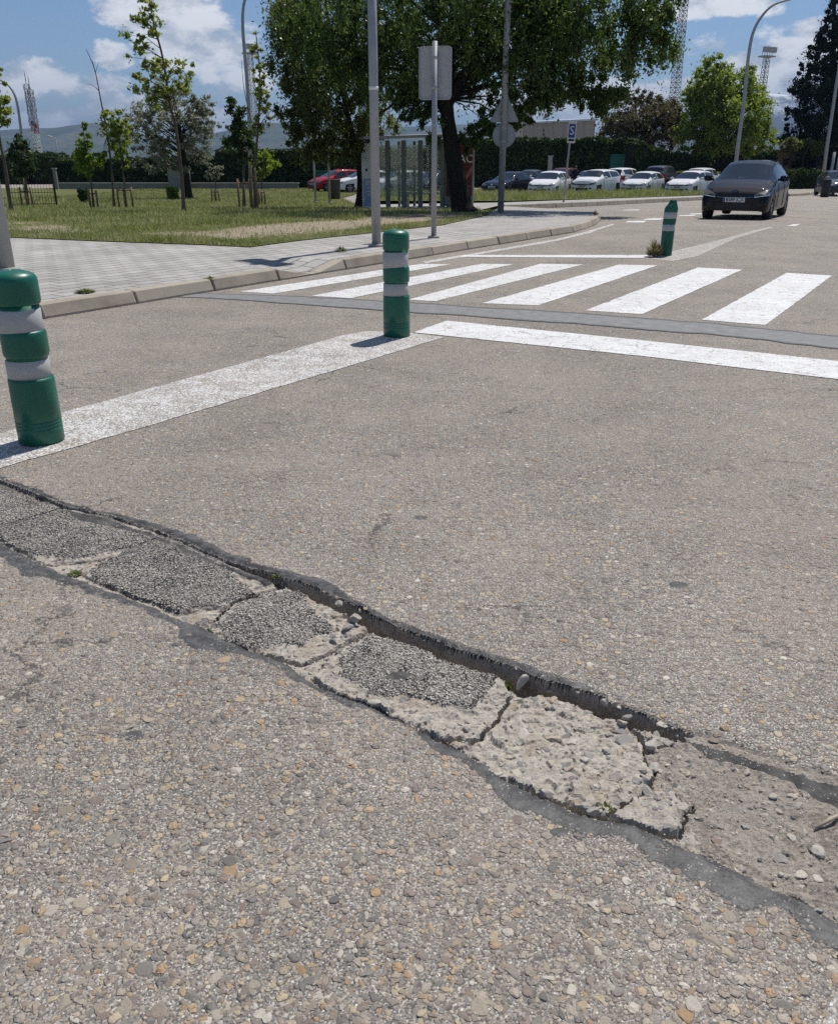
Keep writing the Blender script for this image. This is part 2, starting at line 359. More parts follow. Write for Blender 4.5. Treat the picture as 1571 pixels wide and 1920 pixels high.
def m_paint(worn, speck):
    """road paint worn through to the asphalt"""
    m, t = mat('road_paint'); c, col, h = asphalt(t)
    n = t.noise(c, 6, 8, .7); n2 = t.noise(c, 70, 4, .7); v = t.n('ShaderNodeTexVoronoi', {'Vector': c, 'Scale': 150}).outputs['Color']
    cr = t.n('ShaderNodeTexVoronoi', {'Vector': t.n('ShaderNodeVectorMath', {0: c, 1: t.n('ShaderNodeVectorMath', {0: t.noise(c, 14, 4, .6, 1), 'Scale': .12}, operation='SCALE').outputs[0]}, operation='ADD').outputs[0], 'Scale': 7}, feature='DISTANCE_TO_EDGE').outputs[0]
    crm = t.math('MULTIPLY', t.smooth(cr, .034, .012), t.smooth(n, .46, .56))
    hole = t.smooth(t.math('ADD', t.math('MULTIPLY', n, .6), t.math('MULTIPLY', n2, .55)), .78 - worn, .86 - worn)
    hole = t.math('MAXIMUM', t.math('MULTIPLY', hole, t.smooth(t.n('ShaderNodeSeparateColor', {0: v}).outputs[0], .2, .5)), crm)
    if speck: hole = t.math('MAXIMUM', hole, t.math('MULTIPLY', t.math('GREATER_THAN', t.n('ShaderNodeSeparateColor', {0: v}).outputs[1], 1 - speck), t.smooth(t.math('ADD', t.math('MULTIPLY', n2, .6), t.math('MULTIPLY', n, .4)), .385, .515)))
    pc = t.ramp(t.math('ADD', t.math('MULTIPLY', t.noise(c, 9, 5), .5), t.math('MULTIPLY', t.noise(c, 1.7, 4), .5)), [(.3, (.55, .54, .52)), (.65, (.72, .715, .70))])
    finish(t, t.mix(hole, pc, col), .7, bump(t, t.math('ADD', t.math('MULTIPLY', h, .6), t.math('MULTIPLY', hole, -.5)), .6, .004), .35); return m
def m_band():
    m, t = mat('sealed_joint'); c = ocoord(t); n = t.noise(c, 12, 5); n2 = t.noise(c, 260, 3)
    col = t.ramp(t.math('ADD', t.math('MULTIPLY', n, .6), t.math('MULTIPLY', n2, .4)), [(.3, (.13, .129, .127)), (.5, (.195, .192, .187)), (.7, (.27, .264, .255))])
    e = attr(t, 'edge'); col = t.mix(e, col, (.085, .084, .082))
    finish(t, col, .7, bump(t, n2, .5, .003), .3); return m
def m_paver():
    m, t = mat('concrete_pavers'); c = ocoord(t)
    mp = t.n('ShaderNodeMapping', {'Vector': c, 'Rotation': (0, 0, R(-60))}).outputs[0]
    b = t.n('ShaderNodeTexBrick', {'Vector': mp, 'Color1': (.335, .32, .295), 'Color2': (.40, .382, .352), 'Mortar': (.115, .10, .082), 'Scale': 1., 'Mortar Size': .010, 'Mortar Smooth': .3, 'Bias': 0., 'Brick Width': .30, 'Row Height': .20})
    n = t.noise(c, 1.1, 5, .6); n2 = t.noise(c, 45, 4); k = t.math('ADD', t.math('ADD', t.math('MULTIPLY', n, .85), t.math('MULTIPLY', n2, .35)), .40)
    col = t.n('ShaderNodeVectorMath', {0: b.outputs[0], 1: t.n('ShaderNodeCombineXYZ', {0: k, 1: k, 2: k}).outputs[0]}, operation='MULTIPLY').outputs[0]
    finish(t, col, .85, bump(t, t.math('SUBTRACT', t.math('MULTIPLY', n2, .2), b.outputs[1]), .6, .006), .25); return m
def m_kerb():
    m, t = mat('kerb_concrete'); c = ocoord(t); n = t.noise(c, 4, 6, .6); n2 = t.noise(c, 120, 4)
    g = t.n('ShaderNodeNewGeometry').outputs['Random Per Island']
    col = t.ramp(t.math('ADD', t.math('MULTIPLY', n, .6), t.math('ADD', t.math('MULTIPLY', n2, .3), t.math('MULTIPLY', g, .14))), [(.3, (.25, .21, .165)), (.55, (.37, .32, .255)), (.8, (.45, .405, .335))])
    finish(t, col, .88, bump(t, n2, .5, .004), .25); return m
def m_soil():
    m, t = mat('grassy_soil'); c = ocoord(t); n = t.noise(c, .35, 5, .6); n2 = t.noise(c, 7, 6, .7); n3 = t.noise(c, 60, 3)
    g = t.ramp(t.math('ADD', t.math('MULTIPLY', n2, .7), t.math('MULTIPLY', n3, .3)), [(.3, (.060, .075, .022)), (.5, (.115, .128, .042)), (.7, (.20, .19, .085))])
    d = t.ramp(n2, [(.3, (.20, .16, .11)), (.7, (.44, .37, .27))])
    f = t.smooth(t.math('ADD', attr(t, 'bare'), t.math('MULTIPLY', t.math('SUBTRACT', n2, .5), 1.9)), .38, .62)
    g = t.mix(t.math('MULTIPLY', t.smooth(n, .5, .68), .5), g, (.20, .185, .085))
    finish(t, t.mix(f, g, d), .95, bump(t, n3, .8, .03), .1); return m
def m_leaf(name, cols, trans=.35, rough=.55):
    m, t = mat(name); g = t.n('ShaderNodeNewGeometry').outputs['Random Per Island']
    n = t.noise(ocoord(t), .9, 2); f = t.math('ADD', t.math('MULTIPLY', g, .65), t.math('MULTIPLY', t.smooth(n, .35, .65), .35))
    col = t.ramp(f, [(i / (len(cols) - 1), c) for i, c in enumerate(cols)])
    p = t.n('ShaderNodeBsdfPrincipled', {'Base Color': col, 'Roughness': rough, 'Specular IOR Level': .35})
    tr = t.n('ShaderNodeBsdfTranslucent', {0: t.n('ShaderNodeHueSaturation', {'Color': col, 'Saturation': 1.15, 'Value': 1.6}).outputs[0]})
    mxs = t.n('ShaderNodeMixShader', {0: trans, 1: p.outputs[0], 2: tr.outputs[0]}); t.n('ShaderNodeOutputMaterial', {0: mxs.outputs[0]}); return m
def m_bark(name, a, b):
    m, t = mat(name); c = t.n('ShaderNodeMapping', {'Vector': ocoord(t), 'Scale': (1, 1, .22)}).outputs[0]; n = t.noise(c, 26, 6, .7)
    finish(t, t.ramp(n, [(.3, a), (.7, b)]), .9, bump(t, n, .8, .03), .15); return m
def m_glass(name, col=(.02, .025, .028), rough=.04, trans=0.):
    m, t = mat(name); finish(t, col, rough, None, .6, 0., **({'Transmission Weight': trans, 'IOR': 1.45} if trans else {})); return m
def m_carpaint(name, col, metal=.0, rough=.6, coat=.55):
    m, t = mat(name); n = t.noise(ocoord(t), 2.5, 5); k = t.n('ShaderNodeMapRange', {0: n, 1: .3, 2: .7, 3: .93, 4: 1.05}).outputs[0]
    c2 = t.n('ShaderNodeVectorMath', {0: col, 1: t.n('ShaderNodeCombineXYZ', {0: k, 1: k, 2: k}).outputs[0]}, operation='MULTIPLY').outputs[0]
    finish(t, c2, rough, None, .04, metal, **{'Coat Weight': coat, 'Coat Roughness': .05}); return m
def m_hill():
    m, t = mat('hillside'); c = ocoord(t); n = t.noise(c, .006, 8, .62); n2 = t.noise(c, .03, 6, .65)
    finish(t, t.ramp(t.math('ADD', t.math('MULTIPLY', n, .6), t.math('MULTIPLY', n2, .4)), [(.35, (.035, .05, .032)), (.5, (.075, .085, .05)), (.65, (.14, .13, .085))]), .95, None, .1); return m
def m_snow():
    m, t = mat('snowy_slopes'); c = ocoord(t); n = t.noise(t.n('ShaderNodeMapping', {'Vector': c, 'Scale': (1, 1, 2.5)}).outputs[0], .0035, 9, .68)
    z = t.n('ShaderNodeSeparateXYZ', {0: c}).outputs[2]
    f = t.smooth(t.math('ADD', t.math('MULTIPLY', z, .0012), n), .78, .92)
    finish(t, t.mix(f, (.07, .075, .08), (.80, .82, .85)), .8, None, .2); return m

def m_gravel():
    m, t = mat('patch_gravel'); c = ocoord(t); g = t.n('ShaderNodeNewGeometry').outputs['Random Per Island']
    f = t.math('ADD', g, t.math('MULTIPLY', t.math('SUBTRACT', t.noise(c, 8, 4, .65), .5), 1.5), clamp=True)
    col = t.ramp(f, [(0, (.055, .052, .048)), (.22, (.11, .104, .095)), (.38, (.26, .24, .215)), (.66, (.42, .385, .335)), (1, (.56, .515, .455))])
    finish(t, col, .85, bump(t, t.noise(c, 500, 3), .3, .001), .25); return m
def m_rubble():
    m, t = mat('rubble_stone'); c = ocoord(t); g = t.n('ShaderNodeNewGeometry').outputs['Random Per Island']
    col = t.ramp(g, [(0, (.19, .18, .165)), (.2, (.28, .265, .24)), (.45, (.40, .36, .305)), (.7, (.48, .435, .365)), (.85, (.38, .31, .225)), (1, (.53, .49, .43))]); n = t.noise(c, 260, 4, .6); k = t.n('ShaderNodeMapRange', {0: n, 1: .25, 2: .75, 3: .7, 4: 1.2}).outputs[0]
    col = t.n('ShaderNodeVectorMath', {0: col, 1: t.n('ShaderNodeCombineXYZ', {0: k, 1: k, 2: k}).outputs[0]}, operation='MULTIPLY').outputs[0]
    finish(t, col, .85, bump(t, n, .4, .002), .25); return m
M = dict(rubble=m_rubble(), gravel=m_gravel(), road=m_road(), stone=m_stone(), trench=m_trench(), band=m_band(), paver=m_paver(), kerb=m_kerb(), soil=m_soil(), hill=m_hill(), snow=m_snow(),
    paint=m_paint(.07, .07), paint_worn=m_paint(.165, .68), paint_mid=m_paint(.15, .16), paint_faint=m_paint(.35, .66),
    green=simple('green_plastic', (.005, .115, .072), .40, var=.14, scale=9, spec=.5, bmp=.06, bscale=90), green_old=simple('dirty_green_plastic', (.006, .10, .062), .5, var=.3, scale=9, bmp=.1, bscale=60),
    reflect=simple('reflective_band', (.42, .415, .40), .55, var=.05, scale=9, bmp=.05, bscale=150), galv=simple('galvanised_steel', (.33, .335, .345), .55, .35, .12, 5), galv_light=simple('aluminium_sheet', (.36, .365, .37), .55, .1, .08, 4), shelter=simple('shelter_metal', (.17, .18, .16), .55, .1, .12, 4),
    dark=simple('dark_plastic', (.02, .02, .021), .6), rubber=simple('tyre_rubber', (.022, .022, .023), .85), rim=simple('alloy_rim', (.42, .42, .43), .35, .7), chrome=simple('chrome', (.6, .6, .62), .15, .95),
    glass=m_glass('car_glass'), pane=m_glass('shelter_glass', (.74, .80, .78), .03, .90), lens=simple('headlight_lens', (.20, .205, .215), .12, .4, .2, 30), redlens=simple('tail_light', (.28, .01, .012), .2), plate=simple('plate_white', (.72, .72, .70), .5, var=.03), ink=simple('black_ink', (.015, .015, .017), .6), blue=simple('blue_enamel', (.02, .075, .30), .45), bluegrey=simple('pale_blue_panel', (.30, .38, .56), .5), white=simple('white_enamel', (.70, .70, .69), .5, var=.06), wood=simple('stake_wood', (.20, .135, .08), .85, var=.25, scale=20), concrete=simple('cast_concrete', (.33, .32, .29), .85, var=.2, bmp=.2),
    binm=simple('bin_grey', (.055, .06, .065), .6), cladding=simple('cladding_panel', (.33, .305, .26), .6, var=.05, scale=.6), roofm=simple('roof_sheet', (.50, .56, .64), .5), redp=simple('poster_red', (.085, .016, .012), .6, var=.35, scale=1.4), stick=simple('dry_stick', (.42, .35, .26), .8), teal=simple('teal_container', (.02, .12, .095), .6, var=.15), redmast=simple('mast_red', (.42, .03, .025), .6), dwall=simple('grey_render', (.20, .20, .185), .9, var=.2, scale=2, bmp=.2), twall=simple('tan_render', (.36, .29, .20), .9, var=.12, scale=1.5, bmp=.2),
    bark_dark=m_bark('dark_bark', (.012, .010, .008), (.042, .034, .027)), bark=m_bark('grey_bark', (.07, .055, .042), (.19, .16, .125)),
    lf_elm=m_leaf('elm_leaves', [(.024, .042, .011), (.050, .082, .020), (.085, .128, .032), (.155, .20, .06)], .42, .40), lf_olv=m_leaf('olive_leaves', [(.046, .058, .016), (.10, .12, .034), (.18, .195, .065)], .45),
    lf_maple=m_leaf('maple_leaves', [(.075, .105, .022), (.15, .195, .042), (.24, .275, .075), (.32, .29, .08)], .45), lf_lime=m_leaf('lime_green_leaves', [(.09, .14, .02), (.17, .24, .034), (.26, .33, .06)], .45), lf_grey=m_leaf('grey_green_leaves', [(.10, .112, .075), (.19, .20, .14), (.29, .295, .21)], .4),
    lf_dark=m_leaf('dark_leaves', [(.018, .034, .012), (.042, .07, .02), (.09, .13, .034)], .3), lf_con=m_leaf('conifer_needles', [(.006, .012, .007), (.012, .022, .011), (.022, .035, .015)], .12, .8), lf_br=m_leaf('brownish_leaves', [(.055, .048, .024), (.095, .086, .038), (.13, .108, .055)], .35), lf_bright=m_leaf('fresh_leaves', [(.09, .13, .025), (.18, .23, .045), (.28, .33, .08)], .48),
    lf_hedge=m_leaf('hedge_leaves', [(.016, .032, .008), (.04, .065, .014), (.085, .12, .025)], .2), grass=m_leaf('grass_blades', [(.085, .115, .028), (.15, .185, .05), (.23, .25, .085), (.34, .32, .16), (.48, .44, .28)], .3), weed=m_leaf('weed_leaves', [(.06, .08, .02), (.11, .14, .035), (.17, .18, .06)], .3), dry=m_leaf('dry_weed', [(.16, .13, .07), (.26, .22, .13), (.20, .21, .10)], .25))
# ------------------------------------------------------------ the broken trench across the road: outlines on the ground
FARpx = [(-420, 770), (-10, 893), (60, 918), (120, 945), (210, 966), (290, 990), (340, 1012), (420, 1047), (520, 1075), (580, 1095), (640, 1120), (700, 1152), (780, 1182), (860, 1213), (940, 1238), (1000, 1262), (1060, 1280), (1130, 1305), (1200, 1335), (1260, 1360), (1330, 1376), (1400, 1396), (1480, 1425), (1571, 1455), (1900, 1570)]
NEARpx = [(-420, 860), (-10, 1008), (50, 1042), (110, 1073), (170, 1092), (250, 1122), (340, 1160), (400, 1187), (470, 1217), (540, 1247), (600, 1287), (680, 1315), (750, 1347), (830, 1387), (900, 1422), (980, 1472), (1080, 1520), (1180, 1545), (1260, 1575), (1330, 1605), (1420, 1655), (1520, 1700), (1600, 1742), (1900, 1900)]
FAR = [G2(*p) for p in FARpx]; NEAR = [G2(*p) for p in NEARpx]
TRENCH = FAR + NEAR[::-1]
def pxp(pts): return [G2(*p) for p in pts]
SLABS = [  # outline px, lift near, lift far, asphalt-topped inner outline px, label
    ([(-300, 850), (-10, 912), (60, 935), (112, 950), (0, 983), (-300, 905)], -.004, -.006, [(-320, 845), (-10, 905), (70, 930), (125, 950), (0, 990), (-320, 915)], 'gravelly asphalt wedge beside the left bollard, farthest left of the broken slabs'),
    ([(-300, 915), (0, 988), (116, 954), (230, 985), (288, 1004), (215, 1036), (150, 1047), (85, 1052), (50, 1032), (-10, 1000)], -.003, -.008, [(-320, 905), (0, 984), (116, 948), (240, 985), (300, 1002), (215, 1026), (150, 1036), (80, 1036), (50, 1025), (-10, 1000)], 'worn gravelly slab with a bare pale hollow at its right end'),
    ([(150, 1064), (215, 1042), (296, 1006), (380, 1047), (490, 1077), (516, 1090), (455, 1112), (430, 1127), (345, 1142), (250, 1112), (188, 1087)], -.004, -.012, [(190, 1060), (230, 1040), (300, 1000), (375, 1040), (430, 1080), (460, 1108), (430, 1120), (345, 1135), (250, 1108), (200, 1085)], 'large dark gravelly slab between the two tar strips'),
    ([(393, 1176), (438, 1128), (528, 1092), (590, 1112), (640, 1134), (684, 1166), (640, 1197), (562, 1236), (500, 1222), (440, 1206)], .000, -.020, [(405, 1170), (445, 1132), (520, 1092), (560, 1105), (600, 1150), (625, 1180), (560, 1206), (500, 1214), (440, 1200)], 'gravel-topped slab with crumbled pale concrete along its right edge'),
    ([(590, 1266), (622, 1226), (700, 1174), (770, 1202), (850, 1227), (938, 1252), (953, 1290), (928, 1338), (905, 1372), (830, 1378), (740, 1342), (655, 1312)], .008, -.027, [(645, 1262), (640, 1225), (700, 1176), (770, 1204), (850, 1230), (930, 1252), (915, 1285), (880, 1315), (800, 1303), (715, 1298)], 'gravel-topped slab with a round tar spot in its middle'),
    ([(842, 1390), (905, 1378), (932, 1348), (960, 1298), (1030, 1290), (1125, 1318), (1182, 1345), (1205, 1395), (1222, 1440), (1205, 1478), (1150, 1520), (1085, 1504), (985, 1468), (900, 1420)], -.003, -.025, None, 'rough slab of bare concrete full of embedded stones'),
    ([(1186, 1350), (1215, 1336), (1252, 1346), (1276, 1372), (1262, 1388), (1222, 1392)], -.012, -.020, None, 'small broken lump of concrete below the dark road edge'),
    ([(1150, 1524), (1215, 1484), (1262, 1478), (1300, 1512), (1275, 1556), (1230, 1560)], .002, -.010, None, 'flat pale concrete piece beside the lower tar strip'),
]
def interp_line(X, tab): return np.interp(X, [G2(px, np.interp(px, [p[0] for p in FARpx], [p[1] for p in FARpx]))[0] for px, _ in tab], [v for _, v in tab])
def interp_near(X, tab): return np.interp(X, [G2(px, np.interp(px, [p[0] for p in NEARpx], [p[1] for p in NEARpx]))[0] for px, _ in tab], [v for _, v in tab])

def axis(fine0, fine1, step, coarse):
    a = [c for c in coarse if c < fine0 - step or c > fine1 + step]
    return np.array(sorted(a + list(np.arange(fine0, fine1 + step / 2, step))))
XS = axis(-2.35, 1.75, .005, [-160, -110, -80, -60, -45, -35, -27, -21, -16, -12.5, -10, -8, -6.5, -5.2, -4.2, -3.5, -3, -2.6, 2, 2.4, 3, 3.6, 4.4, 5.4, 6.6, 8, 10, 12.5, 16, 20, 25, 32, 40, 50, 65, 85, 120, 160])
YS = axis(.72, 3.75, .005, [-30, -12, -6, -3, -1.5, -.5, 0, .3, .55, 4, 4.3, 4.7, 5.2, 5.8, 6.5, 7.5, 8.5, 10, 12, 14, 17.5, 20, 24, 28, 32, 36, 40, 45, 52, 57.5, 66, 80, 100, 130, 170])
Xg, Yg = np.meshgrid(XS, YS); Zg = terr_np(Yg)
xi0, xi1 = np.searchsorted(XS, [-2.351, 1.7501]); yi0, yi1 = np.searchsorted(YS, [.7199, 3.7501])
X = Xg[yi0:yi1, xi0:xi1]; Y = Yg[yi0:yi1, xi0:xi1]
w1 = fbm(X * 11, Y * 11, 4, 3) * .014 + fbm(X * 60, Y * 60, 2, 5) * .004; w2 = fbm(X * 11, Y * 11, 4, 8) * .014 + fbm(X * 60, Y * 60, 2, 9) * .004
Xw = X + w1; Yw = Y + w2
sdT = poly_sd(Xw, Yw, TRENCH); dF = seg_dist(Xw, Yw, FAR); dN = seg_dist(Xw, Yw, NEAR); inT = sdT > 0
c_ = dN / (dN + dF + 1e-6)
h = .0016 * fbm(X * 5, Y * 5, 3, 21) + .0009 * fbm(X * 45, Y * 45, 3, 31)              # the road's own unevenness
h = h * sstep(3.5, 2.9, Y)
h = h - .007 * sstep(.022, 0, np.where(inT, 0, np.minimum(dF, dN))) * (~inT)
lump = fbm(X * 16, Y * 16, 5, 41, .55); lump2 = np.abs(fbm(X * 34, Y * 34, 4, 47)); lump3 = fbm(X * 90, Y * 90, 3, 43)
xs_right = sstep(.42, .62, X)
fa, fe = facets(X * 12 + .6 * lump, Y * 12 + .6 * lump2, 3); fb, fbe = facets(X * 34 + .5 * lump, Y * 34 + .5 * lump2, 9); fc, fce = facets(X * 90, Y * 90, 19); rub = .016 * fa + .0105 * fb + .004 * fc - .009 * sstep(.09, 0, fe) * (fbm(X * 8, Y * 8, 2, 7) > -.1) - .003 * sstep(.10, 0, fbe)
xl_ = sstep(-.15, -.55, X)
bed = (-.012 - .036 * sstep(.05, .9, c_) * (1 - .8 * xl_)) + (.010 * lump - .006 * lump2 + .5 * rub) * (1 - .75 * xl_) + .003 * lump3
bed_dirt = -.003 - .011 * np.sin(np.clip(c_, 0, 1) * math.pi) + .008 * lump + .004 * lump3 - .005 * lump2 + .20 * rub
bed = bed * (1 - xs_right) + bed_dirt * xs_right
wcr = interp_line(X, [(-400, .006), (0, .006), (120, .009), (300, .011), (420, .008), (520, .026), (600, .036), (680, .042), (760, .044), (900, .038), (1000, .042), (1130, .040), (1220, .038), (1290, .024), (1340, .007), (1480, .006), (1571, .006), (1900, .006)])
dcr = interp_line(X, [(-400, -.02), (120, -.03), (300, -.028), (420, -.02), (520, -.07), (680, -.11), (1000, -.11), (1220, -.10), (1300, -.06), (1400, -.035), (1900, -.03)])
z = bed.copy(); region = np.full(X.shape, 1, np.int8)             # 0 road, 1 bed, 2.. slabs
grav = np.zeros(X.shape); worn = np.zeros(X.shape); dirt = np.clip(xs_right * 1.0 - .12, 0, 1) + .25 * (fbm(X * 4, Y * 4, 3, 61) > .05); seal = np.zeros(X.shape)
dirt = np.where(bed < -.045, 1., dirt)
for k, (px, ln, lf, inner, lab) in enumerate(SLABS):
    P = pxp(px); Xk = X + 1.15 * w2 * (.8 if inner else 1.1); Yk = Y + 1.15 * w1 * (.8 if inner else 1.1)
    s = poly_sd(Xk, Yk, P) + (.009 if inner else .004)
    top = ln + (lf - ln) * c_
    if inner:
        si = poly_sd(X + w2 * 2.6 + .008 * lump, Y + w1 * 2.6 + .008 * lump2, pxp(inner)) + (.022 if k < 3 else .004); gk = sstep(-.016, .014, si)
        top = top + gk * (.004 + .0035 * np.abs(lump3)) + (1 - gk) * (.45 * rub + .003 * lump - .004 + .003 * lump3)
        wk = (.45 if k > 2 else 0) + sstep(-.45, .25, fbm(X * 4.2, Y * 4.2, 4, 70 + k)) * (.35 + .65 * sstep(.0, .04, si))
        m = s > -.004; grav = np.where(m, gk, grav); worn = np.where(m, wk, worn); dirt = np.where(m, .12 * (1 - gk), dirt)
    else:
        top = top + (.006 * lump + rub) * (.54, .65, .26)[k - 5] + .002 * lump3
        dirt = np.where(s > 0, .22 + .35 * (fbm(X * 6, Y * 6, 3, 80 + k) > .25), dirt)
    e = sstep(-.003, .0035, s); gap = np.where(s > -.05, np.minimum(bed, top - (.012 if k < 3 else .032)), bed)
    z = np.where(s > -.004, gap * (1 - e) + (top - .004 * np.exp(-np.maximum(s, 0) / .004)) * e, z)
    region = np.where(s > 0, k + 2, region)
crk = sstep(wcr + .006, wcr - .004, dF + .010 * lump)
open_ = crk * inT; z = np.where(inT, z * (1 - open_) + np.minimum(z, dcr + .012 * lump) * open_, z)
wl = sstep(-.002, .013, np.minimum(sdT, dF)); z = np.where(inT & (dF < .03), z * wl, z)
region = np.where(inT & (open_ > .5), 1, region); dirt = np.where(open_ > .5, 1, dirt); grav = np.where(open_ > .5, 0, grav)
# the left end is packed with gravelly patching and old tar
left_bed = (region == 1) & (X < -.42) & inT; grav = np.where(left_bed, np.clip(.62 + .9 * fbm(X * 5, Y * 5, 3, 77), 0, 1), grav); dirt = np.where(left_bed, .2, dirt); worn = np.where(left_bed, .25, worn)
seal = np.where(inT & (open_ > .4) & (X < -.40), 1., seal)
# tar
R1 = pxp([(1284, 1376), (1340, 1366), (1420, 1393), (1500, 1424), (1571, 1450), (1900, 1576), (1900, 1640), (1571, 1508), (1480, 1458), (1400, 1432), (1328, 1408)])
s = poly_sd(X + 1.5 * w2, Y + 1.5 * w1, R1); z = np.where((s > -.01) & inT, z * (1 - sstep(-.01, .004, s)) + (-.010 + .0015 * lump) * sstep(-.01, .004, s), z); seal = np.where(inT, np.maximum(seal, sstep(-.012, .012, s)), seal)
R2 = pxp([(122, 950), (170, 957), (240, 975), (300, 992), (345, 1014), (330, 1022), (280, 1004), (210, 986), (140, 972)])
R3 = pxp([(330, 1012), (400, 1038), (460, 1066), (515, 1086), (500, 1092), (430, 1064), (380, 1048), (332, 1026)])
R4 = pxp([(722, 1268), (735, 1258), (757, 1256), (770, 1262), (762, 1272), (738, 1275)])
for Rk, zz in ((R2, -.006), (R3, -.006), (R4, None)):
    s = poly_sd(X + .5 * w2, Y + .5 * w1, Rk); q = sstep(-.008, .008, s); seal = np.where(inT, np.maximum(seal, q), seal)
    if zz is not None: z = np.where(inT & (open_ < .3), z * (1 - q) + (zz + .001 * lump) * q, z)
wsN = interp_near(X, [(-400, .05), (0, .055), (150, .062), (300, .052), (400, .045), (500, .036), (620, .018), (760, .012), (850, .022), (950, .045), (1100, .052), (1300, .052), (1450, .06), (1571, .05), (1900, .05)])
wsF = interp_line(X, [(-400, .012), (0, .014), (120, .012), (280, .02), (360, .035), (450, .030), (560, .034), (640, .032), (690, .018), (760, .015), (900, .014), (1010, .02), (1130, .008), (1571, .004), (1900, .0)])
jit = 1 + .95 * fbm(X * 6, Y * 6, 4, 91)
sealo = np.maximum(sstep(wsN * jit + .034, wsN * jit - .022, dN), sstep(wsF * jit + .018, wsF * jit - .014, dF))
sealo = sealo * np.clip(.86 + .10 * sstep(0, -.5, X) + (.95 - .4 * sstep(0, -.5, X)) * fbm(X * 11, Y * 11, 5, 93), .15, 1.05)
for spx, spy, sr in ((1270, 1098, .020), (790, 971, .014), (1046, 1560, .012), (250, 1380, .016)):
    gs = G2(spx, spy); sealo = np.maximum(sealo, sstep(1.25, .75, np.hypot((X - gs[0]) / 1.4, Y - gs[1]) / sr + .5 * lump))
seal = np.where(inT, seal, sealo)
h = h + .0022 * seal * (~inT)
Zf = np.where(inT, z, h); Zg[yi0:yi1, xi0:xi1] = Zf
# blend the fine zone's rim back to the plain level
region = np.where(inT, region, 0)
wall = np.zeros(X.shape)
gy, gx = np.gradient(Zf, .005); wall = sstep(-.003, .0, sdT) * sstep(.045, .03, dF) * (h * 0 + 1) * sstep(-.012, -.022, np.where(dF < .03, np.minimum(dcr, z), 0))
seal = seal * (1 - .9 * wall); full = lambda a: (lambda o: (o.__setitem__((slice(yi0, yi1), slice(xi0, xi1)), a), o)[1])(np.zeros(Xg.shape))
A = {k: full(v) for k, v in dict(seal=seal, grav=grav, worn=worn, dirt=dirt, wall=wall).items()}
reg = full(region).astype(int)
ny, nx = Xg.shape; idx = np.arange(ny * nx).reshape(ny, nx)
quads = np.stack([idx[:-1, :-1], idx[:-1, 1:], idx[1:, 1:], idx[1:, :-1]], -1).reshape(-1, 4)
qreg = np.maximum(np.maximum(reg[:-1, :-1], reg[:-1, 1:]), np.maximum(reg[1:, 1:], reg[1:, :-1])).reshape(-1)
Vall = np.stack([Xg, Yg, Zg], -1).reshape(-1, 3)
def region_mesh(name, k, mats, attrs, smooth=True, extra=None):
    q = quads[qreg == k]; used = np.unique(q); remap = np.full(len(Vall), -1); remap[used] = np.arange(len(used))
    V = Vall[used]; Q = remap[q]; mi = np.zeros(len(Q), int); tris = None
    if extra is not None:
        tris = extra[1] + len(V); V = np.vstack([V, extra[0]]); mi = np.concatenate([mi, np.ones(len(tris), int)])
    me = np_mesh(name, V, Q, mats, mi, smooth, tris)
    if tris is not None: me.polygons.foreach_set('use_smooth', np.concatenate([np.full(len(Q), bool(smooth)), np.zeros(len(tris), bool)]))
    for a in attrs:
        at = me.attributes.new(a, 'FLOAT', 'POINT'); d = np.zeros(len(V), np.float32); d[:len(used)] = A[a].reshape(-1)[used]; at.data.foreach_set('value', d)
    return me

